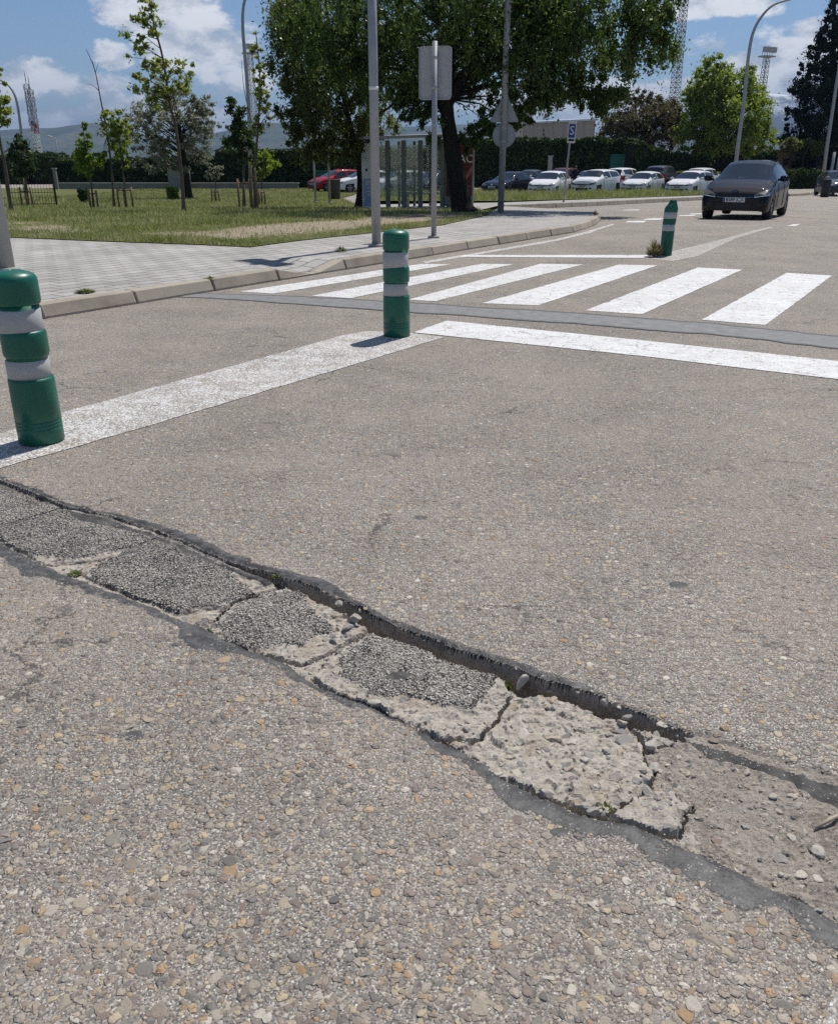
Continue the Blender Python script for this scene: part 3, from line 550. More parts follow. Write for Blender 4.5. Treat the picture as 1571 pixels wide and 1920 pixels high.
# exposed aggregate: real pebbles bedded in the nearest road surface
def stone_shapes(n=14):
    out = []
    for k in range(n):
        bm = bmesh.new(); bmesh.ops.create_icosphere(bm, subdivisions=2 if k < 5 else 1, radius=1.)
        r = np.random.default_rng(100 + k); pl = r.normal(size=(11, 3)); pl[0] = (.1, .1, 1); pl[5:, 2] *= .4; pl /= np.linalg.norm(pl, axis=1)[:, None]; off = r.uniform(.45, .84, 11)
        v = np.array([q.co[:] for q in bm.verts])
        for p_, o_ in zip(pl, off):
            dd = v @ p_; v = v - np.where(dd > o_, (dd - o_), 0)[:, None] * p_
        v = v * np.array([1, r.uniform(.5, .95), r.uniform(.30, .5)])
        bm.faces.ensure_lookup_table(); f = np.array([[q.index for q in fc.verts] for fc in bm.faces]); out.append((v, f)); bm.free()
    return out
SHAPES = stone_shapes()
def scatter_stones():
    Vs = []; Fs = []; nb = 0; lo, hi = .74, 5.2; n = 0
    from_zone = lambda x, y, arr: arr[np.clip(np.searchsorted(YS, y) - yi0, 0, arr.shape[0] - 1), np.clip(np.searchsorted(XS, x) - xi0, 0, arr.shape[1] - 1)]
    N = 48000; y = lo + (hi - lo) * RNG.random(N) ** 1.5; x = (RNG.random(N) * 2 - 1) * (.60 * y + .35)
    inz = (x > -2.34) & (x < 1.74) & (y < 3.74)
    tr = np.where(inz, from_zone(x, y, inT.astype(float)), 0); se = np.where(inz, from_zone(x, y, seal), 0); zz = np.where(inz, from_zone(x, y, Zf), 0)
    nearside = np.where(inz, from_zone(x, y, (dN < dF).astype(float)), 0) > .5
    clump = fbm(x * 2.2, y * 2.2, 3, 5)
    size = np.exp(RNG.normal(math.log(.0064), .48, N)); size = np.clip(size, .003, .018) * np.where(nearside, 1.12, .9)
    keep = (tr < .5) & (RNG.random(N) > se * .80) & (RNG.random(N) < np.where(nearside, .98, np.clip(.62 - .09 * (y - 2), .12, .6)) * (.75 + .6 * clump)) & ~((x < .2) & (y > 3.1 + .0 * x) & (np.abs(x * .86 - (y - 3.43) * .5 + 1.55) < .0))
    prot = np.where(nearside, RNG.uniform(.10, .46, N), RNG.uniform(.06, .34, N))
    for i in np.nonzero(keep)[0]:
        v, f = SHAPES[(RNG.integers(0, 5) if size[i] > .009 else RNG.integers(5, 14))]
        a = RNG.random() * 6.283; tl = RNG.normal(0, .16); ca, sa = math.cos(a), math.sin(a)
        p = v * size[i]; p = np.stack([p[:, 0] * ca - p[:, 1] * sa, p[:, 0] * sa + p[:, 1] * ca, p[:, 2] + p[:, 0] * tl], -1)
        top = p[:, 2].max(); p[:, 2] += zz[i] - top + prot[i] * 2 * top * .62 * (1 - .6 * se[i])
        p[:, 0] += x[i]; p[:, 1] += y[i]; Vs.append(p); Fs.append(f + nb); nb += len(v)
    return np.vstack(Vs), np.vstack(Fs)
def gravel_on(k, n, seed):
    r = np.random.default_rng(seed); jj, ii = np.nonzero((region == k) & (grav > .42) & (seal < .4)); q = r.integers(0, len(jj), n); Vs = []; Fs = []; nb = 0
    px_, py_ = X[jj[q], ii[q]] + r.uniform(-.0025, .0025, n), Y[jj[q], ii[q]] + r.uniform(-.0025, .0025, n); bald = fbm(px_ * 9, py_ * 9, 3, seed)
    for a in range(n):
        if bald[a] > .34 and r.random() < .75: continue
        s_ = .0022 * (2.3 ** r.random()); v, f = SHAPES[r.integers(5, 14)]; R_ = Matrix.Rotation(r.random() * 6.28, 3, 'Z') @ Matrix.Rotation(r.normal(0, .4), 3, 'X')
        p = (v * s_ * np.array([1, 1, 1.5])) @ np.array(R_).T; p = p + np.array([px_[a], py_[a], Zf[jj[q[a]], ii[q[a]]] + s_ * r.uniform(-.05, .45)]); Vs.append(p); Fs.append(f + nb); nb += len(v)
    return np.vstack(Vs), np.vstack(Fs)
def scatter_region(k, n, lo, hi, seed, pr=(.25, .6)):
    r = np.random.default_rng(seed); jj, ii = np.nonzero(region == k); q = r.integers(0, len(jj), n); Vs = []; Fs = []; nb = 0
    for a in q:
        x, y, z_ = X[jj[a], ii[a]], Y[jj[a], ii[a]], Zf[jj[a], ii[a]]
        if grav[jj[a], ii[a]] > .3 or seal[jj[a], ii[a]] > .3 or z_ < -.055: continue
        s_ = lo * (hi / lo) ** (r.random() ** 2.2); v, f = SHAPES[r.integers(0, 5) if s_ > .007 else r.integers(5, 14)]; R_ = Matrix.Rotation(r.random() * 6.28, 3, 'Z') @ Matrix.Rotation(r.normal(0, .45), 3, 'X') @ Matrix.Rotation(r.normal(0, .45), 3, 'Y')
        p = (v * s_ * np.array([1, 1, 1.5])) @ np.array(R_).T; top = p[:, 2].max(); p = p + np.array([x, y, z_ - top + 2 * top * r.uniform(*pr)]); Vs.append(p); Fs.append(f + nb); nb += len(v)
    return (np.vstack(Vs), np.vstack(Fs)) if Vs else None
road = link('road', region_mesh('road', 0, [M['road'], M['stone']], ['seal', 'wall'], True, scatter_stones())); tag(road, kind='structure')
tag(link('trench_bed', region_mesh('trench_bed', 1, [M['trench'], M['rubble']], ['seal', 'grav', 'worn', 'dirt'], False, scatter_region(1, 4200, .0016, .014, 5, (.15, .5)))), kind='structure')
for k, sl in enumerate(SLABS):
    ex = scatter_region(k + 2, (120, 160, 200, 420, 620, 420, 60, 60)[k], .0025, (.013, .013, .013, .02, .02, .03, .013, .013)[k], 60 + k, (.10, .40)); split = len(ex[1]) if ex else 0
    if k < 5:
        gv = gravel_on(k + 2, (2200, 3600, 4200, 3000, 3600)[k], 200 + k); ex = gv if not ex else (np.vstack([ex[0], gv[0]]), np.vstack([ex[1], gv[1] + len(ex[0])]))
    me = region_mesh('broken_slab', k + 2, [M['trench'], M['rubble'], M['gravel']], ['seal', 'grav', 'worn', 'dirt'], False, ex)
    nt = len(me.polygons); mi_ = np.zeros(nt, np.int32); me.polygons.foreach_get('material_index', mi_); st_ = nt - len(ex[1]) + split if ex else nt
    mi_[st_:] = 2; me.polygons.foreach_set('material_index', mi_)
    tag(link('broken_slab', me), sl[4], 'broken slab', 'broken slabs in the road trench')

# ------------------------------------------------------------ ground to the horizon
def lawn_dz(y): return .12 - .10 * np.clip((np.asarray(y) - 22.) / 7., 0, 1)
def sheet(name, pts, dz, m, kind='structure', sub=None, holes=None):
    """flat polygon laid on the terrain dz above it; pts are ground (x, y) or (x, y, dz)"""
    bm = bmesh.new(); vs = [bm.verts.new((p[0], p[1], p[2] if len(p) > 2 else dz)) for p in pts]; f = bm.faces.new(vs)
    if f.normal.z < 0 or f.calc_area() == 0: f.normal_flip()
    bm.normal_update()
    for yb in [17.5, 57.5] + (sub or []):
        bmesh.ops.bisect_plane(bm, geom=bm.verts[:] + bm.edges[:] + bm.faces[:], plane_co=(0, yb, 0), plane_no=(0, 1, 0))
    bmesh.ops.triangulate(bm, faces=bm.faces[:])
    for v in bm.verts: v.co.z += terr(v.co.y)
    bmesh.ops.recalc_face_normals(bm, faces=bm.faces[:])
    if sum(f.normal.z for f in bm.faces) < 0: bmesh.ops.reverse_faces(bm, faces=bm.faces[:])
    me = bpy.data.meshes.new(name); bm.to_mesh(me); bm.free(); me.materials.append(m); o = link(name, me)
    if kind: tag(o, kind=kind)
    return o
sheet('ground', [(-9000, -300), (9000, -300), (9000, 11000), (-9000, 11000)], -.16, M['soil'])

# ------------------------------------------------------------ road markings
def mark(name, px, m, dz=.0030, rag=.006):
    P = [Vector(G2(*p)) for p in px]; out = []
    for i, a in enumerate(P):
        b_ = P[(i + 1) % len(P)]; L = (b_ - a).length; n = max(1, int(L / .05)); t = (b_ - a) / max(L, 1e-6)
        for k in range(n):
            p = a + (b_ - a) * k / n
            if 0 < k: p = p + Vector((-t.y, t.x)) * rag * (1.2 * float(fbm(np.array([p.x * 9]), np.array([p.y * 9]), 3, 2)[0]) + random.uniform(-.35, .35))
            out.append((p.x, p.y))
    return sheet(name, out, dz, m)
for q in ([(450, 547), (512, 551), (845, 496), (790, 495)], [(583, 555), (657, 559.5), (962, 496), (903, 495)], [(765, 562.5), (817, 565), (1094, 496), (1012, 495)],
          [(903, 569), (1009, 573), (1232, 498), (1160, 496.5)], [(1096, 582.5), (1203, 589.5), (1391, 506), (1308, 502)], [(1314.5, 600), (1434, 610), (1559, 517), (1474, 512)], [(1571, 628), (1712, 648), (1760, 530), (1660, 521)]):
    mark('crosswalk_stripe', q, M['paint_mid'] if q[0][0] < 800 else M['paint'])
mark('stop_line', [(775, 624), (838, 602), (1200, 638.5), (1571, 678), (1860, 712), (1860, 750), (1571, 712), (1200, 668)], M['paint'], .0038)
mark('centre_line', [(-320, 905), (0, 815), (125, 772), (400, 697), (640, 630), (690, 621), (772, 625), (832, 633), (600, 703), (300, 793), (0, 879), (-320, 972)], M['paint_worn'], .0030)
mark('far_stop_line', [(862, 482), (872, 478.5), (1215, 478.5), (1208, 484)], M['paint'], .0040)
mark('edge_line', [(790, 491), (900, 473), (1040, 449), (1100, 434), (1148, 419.5), (1152, 421.5), (1105, 437.5), (1045, 452), (905, 476.5), (800, 494)], M['paint_worn'])
mark('faded_centre_line', [(1205, 484.5), (1262, 471), (1360, 447), (1440, 426), (1452, 427), (1380, 447), (1306, 481), (1262, 490)], M['paint_faint'])
for q in ([(1171, 417), (1178, 414.5), (1212, 414), (1206, 417.5)], [(1204, 412.5), (1214, 410), (1246, 409), (1236, 412.5)], [(1270, 405), (1276, 403.5), (1306, 403), (1300, 405)], [(1290, 402), (1296, 400.5), (1318, 400), (1314, 402)], [(1165, 394.5), (1170, 393.5), (1200, 393), (1196, 394.5)], [(1474, 424), (1484, 421), (1500, 420), (1490, 424)]):
    mark('lane_dash', q, M['paint'])
mark('painted_edge_patch', [(1556, 1880), (1568, 1790), (1640, 1750), (1700, 1900), (1560, 2000)], M['paint_faint'], .0045, .03)

# sealed joint between the stop line and the zebra crossing
def joint():
    top = [(300, 549.5), (396, 551), (522, 554), (717, 564.5), (900, 576), (1071, 586.5), (1335, 606.5), (1571, 631), (1900, 668)]; bot = [(300, 557), (396, 560), (557, 571), (717, 583), (900, 595), (1071, 608), (1335, 628), (1571, 655), (1900, 694)]
    xs = np.linspace(300, 1900, 120); T = np.interp(xs, *zip(*top)); B = np.interp(xs, *zip(*bot)); V = []; E = []; rows = (0, .07, .12, .5, .88, .93, 1)
    for i, x in enumerate(xs):
        j1 = 1.4 * fbm(np.array([x / 40]), np.array([3.]), 2, 4)[0] * (.3 + x / 1571); j2 = 1.4 * fbm(np.array([x / 40]), np.array([8.]), 2, 6)[0] * (.3 + x / 1571)
        for r in rows:
            g = G(x, (T[i] + j1) * (1 - r) + (B[i] + j2) * r); V.append((g[0], g[1], .004)); E.append(1. if r in (0, .07, .93, 1) else 0.)
    m = len(rows); Q = [(i * m + r + 1, i * m + m + r + 1, i * m + m + r, i * m + r) for i in range(len(xs) - 1) for r in range(m - 1)]
    me = np_mesh('sealed_joint', V, Q, [M['band']]); me.attributes.new('edge', 'FLOAT', 'POINT').data.foreach_set('value', np.array(E, np.float32)); tag(link('sealed_joint', me), kind='structure')
joint()

# ------------------------------------------------------------ pavement with kerb stones
PZ = .12
KERB = [G2(-300, 690), G2(75, 600), G2(400, 545), G2(536, 524)]
d0 = Vector(G2(75, 600)); d1 = Vector(G2(1075, 436)); kd = (d1 - d0).normalized(); kn = Vector((-kd.y, kd.x))
kstart = d0 - kd * 6; L1 = (Vector(G2(520, 526)) - d0).dot(kd) + 6; L2 = (Vector(G2(655, 506)) - d0).dot(kd) + 6; L3 = (d1 - d0).length + 6
arc = [d1] + [Vector(G2(*p)) for p in ((1103, 427.5), (1119, 420), (1126, 413.5), (1124, 408), (1108, 404), (1040, 399), (948, 394))]
def kerb_run(mb, pts, hs, width=.16):
    """kerb stones along a polyline; hs = heights at the points"""
    P = [Vector((*p, 0)) for p in pts]; acc = 0
    for i in range(len(P) - 1):
        a, b = P[i], P[i + 1]; L = (b - a).length; n = max(1, round(L / 1.0)); t = (b - a).normalized(); nr = Vector((-t.y, t.x, 0))
        for k in range(n):
            s0 = L * k / n + .008; s1 = L * (k + 1) / n - .008; h0 = hs[i] + (hs[i + 1] - hs[i]) * k / n; h1 = hs[i] + (hs[i + 1] - hs[i]) * (k + 1) / n
            jx = random.uniform(-.008, .008); jz = random.uniform(-.005, .004); prof = [(0, -.08), (0, .02), (.035, .93), (.055, 1.), (width, 1.), (width, -.08)]
            vs = []
            for s_, h_ in ((s0, h0), (s0 + .012, h0), (s1 - .012, h1), (s1, h1)):
                ins = .008 if s_ in (s0, s1) else 0
                for (o_, q) in prof:
                    p = a + t * s_ + nr * (o_ + jx + (ins if o_ < .04 else 0)); zz = (q * h_ + jz - ins) if q > .5 else (-.08 if q < 0 else .02)
                    vs.append((p.x, p.y, terr(p.y) + zz))
            m = len(prof); fs = [(r * m + j, r * m + j + 1, r * m + m + j + 1, r * m + m + j) for r in range(3) for j in range(m - 1)] + [tuple(range(m))[::-1], tuple(range(3 * m, 4 * m))]
            mb.add(vs, fs, 0)
mb = MB(); K = lambda s_: kstart + kd * s_
kerb_run(mb, [K(0), K(L1)], [PZ + .003, PZ + .003]); kerb_run(mb, [K(L1), K(L1 + .55)], [PZ + .003, .022]); kerb_run(mb, [K(L1 + .55), K(L2 - .55)], [.022, .022]); kerb_run(mb, [K(L2 - .55), K(L2)], [.022, PZ + .003]); kerb_run(mb, [K(L2), K(L3)], [PZ + .003] * 2); kerb_run(mb, arc, [PZ + .003] * len(arc))
fk = [G2(px, py) for px, py in ((946, 393.5), (1100, 387), (1210, 381), (1330, 374.5))]
kerb_run(mb, fk, [.16] * 4)
kerb_run(mb, [G2(1480, 368), G2(1530, 364), G2(1640, 357)], [.14] * 3)
tag(mb.build('kerb', M['kerb']), kind='structure')
inn = lambda s_, o_=.150: tuple(K(s_) + kn * o_)
arc_in = []
for i in range(1, len(arc)):
    t = (arc[min(i + 1, len(arc) - 1)] - arc[i - 1]).normalized(); p = arc[i] + Vector((-t.y, t.x)) * .15; arc_in.append((p.x, p.y))
rb = .95                                                            # depth of the ramp down to the crossing
BACK = [G2(905, 405, PZ), G2(833, 421, PZ), G2(690, 437, PZ), G2(560, 451, PZ), G2(470, 463, PZ), G2(370, 458.5, PZ), G2(190, 452, PZ), G2(25, 445, PZ), G2(-300, 434, PZ)]
sheet('pavement', [inn(0), inn(L1), inn(L1 + .3, rb), inn(L2 - .3, rb), inn(L2), inn(L3)] + arc_in + BACK, PZ, M['paver'])
rp = [(*inn(L1), PZ), (*inn(L1 + .55), .024), (*inn(L2 - .55), .024), (*inn(L2), PZ), (*inn(L2 - .3, rb), PZ), (*inn(L1 + .3, rb), PZ)]
me = bpy.data.meshes.new('pavement_ramp'); me.from_pydata(rp, [], [(0, 1, 5), (1, 2, 4, 5), (2, 3, 4)]); me.materials.append(M['paver']); tag(link('pavement_ramp', me), kind='structure')
fin = []
for i in range(4):
    t = (Vector(fk[min(i + 1, 3)]) - Vector(fk[max(i - 1, 0)])).normalized(); p = Vector(fk[i]) + Vector((-t.y, t.x)) * .15; fin.append((p.x, p.y))
sheet('far_pavement', [(*G2(690, 395, .02), .025), (*G2(830, 397, .02), .025), (*G2(900, 396, .02), .06)] + fin + [G2(1330, 366, .15), G2(1100, 374, .15), (*G2(945, 379.5, .12), .12), (*G2(690, 384, .02), .025)], .152, M['paver'])
# lawns
LAWN = [G2(-900, 425, PZ), G2(-300, 435.5, PZ), G2(25, 446, PZ), G2(190, 453, PZ), G2(370, 459.5, PZ), G2(470, 464, PZ), G2(560, 452, PZ), G2(690, 438, PZ), G2(833, 422, PZ), G2(905, 406, PZ), G2(946, 392.5, PZ), G2(900, 395.5, .02), G2(690, 394.5, .02), G2(640, 372, 0), G2(690, 353), G2(200, 353), G2(-900, 356)]
BARE = [pxp([(380, 462), (440, 440), (560, 428), (640, 425), (760, 410), (900, 398), (905, 408), (830, 424), (690, 440), (470, 466)]), pxp([(20, 448), (20, 428), (120, 436), (200, 452)]), pxp([(190, 455), (330, 448), (420, 452), (470, 466), (370, 462)])]
def lawn(name, poly, dz, step):
    P = np.array(poly); x0, y0 = P.min(0); x1, y1 = P.max(0)
    o = sheet(name, poly, dz, M['soil'], 'structure', list(np.arange(math.ceil(y0), min(y1, 40), 1.0)))
    bm = bmesh.new(); bm.from_mesh(o.data)
    if name == 'lawn':
        for v in bm.verts: v.co.z = terr(v.co.y) + float(lawn_dz(v.co.y)) + .012
    for xb in np.arange(math.ceil(max(x0, -14)), min(x1, 8), 1.0): bmesh.ops.bisect_plane(bm, geom=bm.verts[:] + bm.edges[:] + bm.faces[:], plane_co=(xb, 0, 0), plane_no=(1, 0, 0))
    bm.to_mesh(o.data); bm.free(); me = o.data; co = np.array([v.co[:] for v in me.vertices]); b = np.full(len(co), -9.)
    for q in BARE: b = np.maximum(b, poly_sd(co[:, 0], co[:, 1], q))
    me.attributes.new('bare', 'FLOAT', 'POINT').data.foreach_set('value', sstep(-.7, .9, b).astype(np.float32)); return o
lawn('lawn', LAWN, PZ + .012, 1)
LAWN2 = [G2(700, 383.5, .02), G2(945, 379, .12), G2(1100, 373.5, .15), G2(1330, 365.5, .15), G2(1345, 360, 0), G2(880, 361, 0), G2(700, 361)]
lawn('verge', LAWN2, .165, 1)
lawn('right_verge', [G2(1450, 352), G2(1540, 349), G2(1500, 343), G2(1440, 345)], .05, 1)

def grass():
    """blades over the lawns; sparse where the soil is bare"""
    out = []; N = 150000
    def pts(poly, n, bias):
        P = np.array(poly); x0, y0 = P.min(0); x1, y1 = P.max(0); x = RNG.uniform(max(x0, -22), min(x1, 60), n * 3); y = y0 + (y1 - y0) * RNG.random(n * 3) ** bias
        k = poly_sd(x, y, poly) > .02; return x[k][:n], y[k][:n]
    for poly, n, dz, hh, bias in ((LAWN, 160000, PZ + .012, .10, 2.4), (LAWN2, 26000, .165, .24, 1.), ([G2(1450, 352), G2(1540, 349), G2(1500, 343), G2(1440, 345)], 4000, .05, .35, 1.)):
        x, y = pts(poly, n, bias); b = np.full(len(x), -9.)
        for q in BARE: b = np.maximum(b, poly_sd(x, y, q))
        k = RNG.random(len(x)) > sstep(-.6, .5, b + .8 * fbm(x * 1.2, y * 1.2, 3, 14)) * .93; x, y = x[k], y[k]; n = len(x)
        tall = .55 + .9 * np.clip(fbm(x * .8, y * .8, 3, 15) + .35, 0, 1.3); H_ = hh * tall * RNG.uniform(.5, 1.3, n); wd = np.clip(.006 + y * .0006, .01, .04); a = RNG.random(n) * 6.283; ln = RNG.normal(0, .45, (n, 2)) * H_[:, None]
        z0 = terr_np(y) + (dz if poly is not LAWN else lawn_dz(y) + .012) - .01; dx, dy = np.cos(a) * wd / 2, np.sin(a) * wd / 2
        out.append(np.stack([np.stack([x - dx, y - dy, z0], -1), np.stack([x + dx, y + dy, z0], -1), np.stack([x + ln[:, 0], y + ln[:, 1], z0 + H_], -1)], 1).reshape(-1, 3))
    V = np.vstack(out); tag(link('grass', np_mesh('grass', V, None, [M['grass']], None, False, np.arange(len(V)).reshape(-1, 3))), 'short rough grass blades covering the lawn and the verge', 'grass', None, 'stuff')
grass()
# ------------------------------------------------------------ hills
def ridge(name, prof, Y, depth, m, seed, amp):
    xs = np.arange(prof[0][0], prof[-1][0] + 1, 6); ys = np.interp(xs, *zip(*prof)); rows = 40; V = []
    for r in range(rows + 1):
        f = r / rows
        for i, x in enumerate(xs):
            top = At(x, ys[i], Y); fr = f * 2 if f < .5 else 2 - f * 2; fr = fr ** 1.15
            yy = Y - depth + 2 * depth * f; V.append((top[0] * yy / Y if f < .5 else top[0], yy, -8 + (top[2] + 8) * fr))
    V = np.array(V); n = fbm(V[:, 0] / (amp * 6), V[:, 1] / (amp * 6), 6, seed, .55); n2 = np.abs(fbm(V[:, 0] / (amp * 3), V[:, 1] / (amp * 9), 4, seed + 3))
    edge = np.tile(np.ones(len(xs)), rows + 1) * np.repeat(np.minimum(1, np.abs(np.linspace(0, 1, rows + 1) - .5) * 5 + .06) * np.minimum(1, np.linspace(0, 1, rows + 1) * 6), len(xs))
    V[:, 2] += (n * amp * .55 - n2 * amp * .7) * edge
    ix = np.arange(len(V)).reshape(rows + 1, -1); Q = np.stack([ix[:-1, :-1], ix[:-1, 1:], ix[1:, 1:], ix[1:, :-1]], -1).reshape(-1, 4)
    tag(link(name, np_mesh(name, V, Q, [m], None, True)), kind='structure')
ridge('hills', [(-600, 250), (-300, 236), (-100, 243), (0, 244), (55, 240), (100, 240), (150, 233), (180, 230), (215, 240), (260, 252), (330, 262), (400, 250), (460, 238), (500, 229), (540, 232), (600, 236), (700, 240), (800, 236), (900, 232), (1000, 240), (1200, 262), (1400, 275), (1700, 270), (2200, 280)], 4200, 1500, M['hill'], 5, 46)
ridge('snowy_mountain', [(1000, 290), (1200, 255), (1300, 205), (1380, 182), (1430, 174), (1480, 178), (1540, 190), (1600, 196), (1700, 210), (2000, 260)], 4900, 500, M['snow'], 12, 80)
# ------------------------------------------------------------ delineator bollards
def bollard(label, px, h=.75, rz=0., crushed=False, rad=.1):
    x, y, _ = G(*px); z0 = .004
    t = thing('bollard', label, 'bollard', (x, y, z0), rz, 'green bollards along the centre line'); s = h / .75
    if not crushed:
        def fl(z):                                                   # the reflective bands sit back on one side only
            return lambda X, Y, Z: (X, Y)
        body = MB(); n = 56
        def ecc(r, z, k): pass
        prof = [(.092, 0), (.0985, .006), (.0985, .062), (.0985, .068), (.0945, .072), (.0985, .077), (.0985, .084), (.0945, .088), (.0985, .093), (.0985, .100), (.0945, .104), (.0985, .109), (.0975, .19), (.0965, .282), (.0945, .294)]
        rec = lambda X, Y, Z: (X, Y)
        body.lathe([(r * rad / .1, z * s) for r, z in prof], n=n)
        def shoulder(z0_, z1_):                                     # green ring between the bands
            pr = [(.088, z0_ - .012), (.0925, z0_ - .005), (.0955, z0_ + .006), (.0955, z1_ - .006), (.0925, z1_ + .005), (.088, z1_ + .012)]
            body.lathe([(r * rad / .1, z * s) for r, z in pr], n=n)
        body.lathe([(.084 * rad / .1, .28 * s), (.084 * rad / .1, .64 * s)], n=n)
        shoulder(.396, .486)
        cap = [(.088, .606), (.0925, .612), (.0955, .622), (.095, .70), (.0925, .716), (.084, .729), (.066, .739), (.042, .7455), (.018, .748), (.012, .747), (.010, .741), (0.001, .741)]
        body.lathe([(r * rad / .1, z * s) for r, z in cap], n=n)
        body.lathe([(.0945, .293), (.0905, .301), (.086, .308)], n=n)
        body.build('body', M['green'], t)
        for z0_, z1_ in ((.300, .388), (.494, .612)):
            b = MB(); b.lathe([(.085, z0_ - .004), (.0905, z0_), (.0902, z1_), (.085, z1_ + .004)], n=n, rfun=lambda X, Y, Z: (X * rad / .1 - .0035, Y * rad / .1 + .002)); b.build('reflective_band', M['reflect'], t)
        v = MB(); v.lathe([(.012, .7465), (.0125, .7492), (.0085, .7492), (.008, .7455)], n=20); v.build('vent_hole', M['dark'], t)
    else:
        n = 48; zs = [0, .01, .08, .16, .24, .30, .36, .42, .48, .54, .60, .64, .67, .70, .725, .745]
        def ring(z):
            out = []
            f = sstep(.10, .70, np.array(z)); p = sstep(.62, .745, np.array(z))
            for k in range(n):
                q = 2 * math.pi * k / n; c_, s_ = math.cos(q), math.sin(q); e = 2 + 2.2 * f
                r = .085 / (abs(c_) ** e + abs(s_) ** e) ** (1 / e) * (1 - .16 * f)
                a = .35; X = r * c_; Y = r * s_
                X = X * (1 - .80 * p) + .018 * p; Y = Y * (1 - .25 * p)
                X += .012 * math.sin(3 * q + 5 * z) * float(f); Y += .010 * math.sin(2 * q + 9 * z) * float(f)
                out.append((X * math.cos(a) - Y * math.sin(a) + .012 * z, X * math.sin(a) + Y * math.cos(a), z))
            return out
        def seg(lo, hi, out=0.):
            mb_ = MB(); zz = [lo] + [q for q in zs if lo < q < hi] + [hi]; vs = []; fs = []
            for q in zz: vs += [(a * (1 + out), b * (1 + out), c) for a, b, c in ring(q)]
            for i in range(len(zz) - 1): fs += [(i * n + k, i * n + (k + 1) % n, (i + 1) * n + (k + 1) % n, (i + 1) * n + k) for k in range(n)]
            fs.append(tuple(range((len(zz) - 1) * n, len(zz) * n))); mb_.add(vs, fs, 0, True); return mb_
        seg(0, .745).build('body', M['green_old'], t)
        for lo, hi in ((.335, .42), (.50, .585)): seg(lo, hi, .018).build('reflective_band', M['reflect'], t)
    return t
bollard('round green bollard cut by the left photo border, nearest and largest', (80, 827), .785, R(10), False, .1035)
bollard('upright green bollard with two grey bands standing at the end of the stop line', (744, 630), .775, R(35), False, .103)
bollard('crushed green bollard with a pinched peaked top and dry weed at its foot', (1247, 479), .77, 0, True)

# ------------------------------------------------------------ weeds and loose bits
def weed(name, label, cat, px, dz, hgt, spread, n, m, lw=.012, stems=0):
    g = G(*px, dz); t = thing(name, label, cat, g); V = []
    for i in range(n):
        a = random.random() * 6.283; r = spread * math.sqrt(random.random()); hh = hgt * random.uniform(.25, 1) * (1 - .5 * r / spread); b = Vector((r * math.cos(a) * .4, r * math.sin(a) * .4, hh * random.uniform(0, .5)))
        tip = Vector((r * math.cos(a), r * math.sin(a), hh)); s_ = Vector((math.cos(a + 1.57), math.sin(a + 1.57), random.uniform(-.4, .4))) * lw * random.uniform(.5, 1.2); mid = (b + tip) / 2
        V += [b, mid + s_, tip, mid - s_]
    Q = np.arange(len(V)).reshape(-1, 4); link('leaves', np_mesh('leaves', np.array(V), Q, [m]), t)
    if stems:
        mb = MB()
        for i in range(stems):
            a = random.random() * 6.283; r = spread * random.random() ** .5; mb.tube([(0, 0, -.01), (r * .4 * math.cos(a), r * .4 * math.sin(a), hgt * .5), (r * math.cos(a), r * math.sin(a), hgt * random.uniform(.6, 1))], [.004, .003, .0015], 4)
        mb.build('stems', M['dry'], t)
    return t
weed('weed', 'dry bushy weed growing at the foot of the crushed bollard', 'weed', (1226, 482), 0, .30, .15, 420, M['dry'], .008, 16)
weed('weed', 'low green weed on the pavement beside the left kerb stones', 'weed', (160, 549), PZ, .05, .11, 160, M['weed'], .010)
weed('weed', 'green weed hanging out of a joint between two kerb stones', 'weed', (396, 531), PZ * .6, .10, .07, 160, M['weed'], .008)
weed('weed', 'small tuft of grass on the pavers beside the tall pole', 'weed', (640, 472), PZ, .10, .12, 110, M['weed'], .006)
weed('weed', 'tiny green sprout in the crack above the crumbled concrete', 'weed', (520, 1082), -.012, .014, .022, 60, M['weed'], .004)
weed('weed', 'green sprig growing between the tar spotted slab and the bare concrete', 'weed', (953, 1296), -.04, .045, .014, 36, M['weed'], .005)
weed('weed', 'thin grassy tuft under the edge of the bare concrete by the lower tar strip', 'weed', (1132, 1518), -.012, .022, .024, 50, M['weed'], .0025)
weed('weed', 'moss like green patch below the pale hollow in the left slabs', 'weed', (140, 1076), -.010, .008, .03, 110, M['weed'], .003)
weed('weed', 'reddish dry weed on the tip of the pavement corner', 'weed', (1116, 404), PZ, .16, .10, 120, M['dry'], .008, 6)

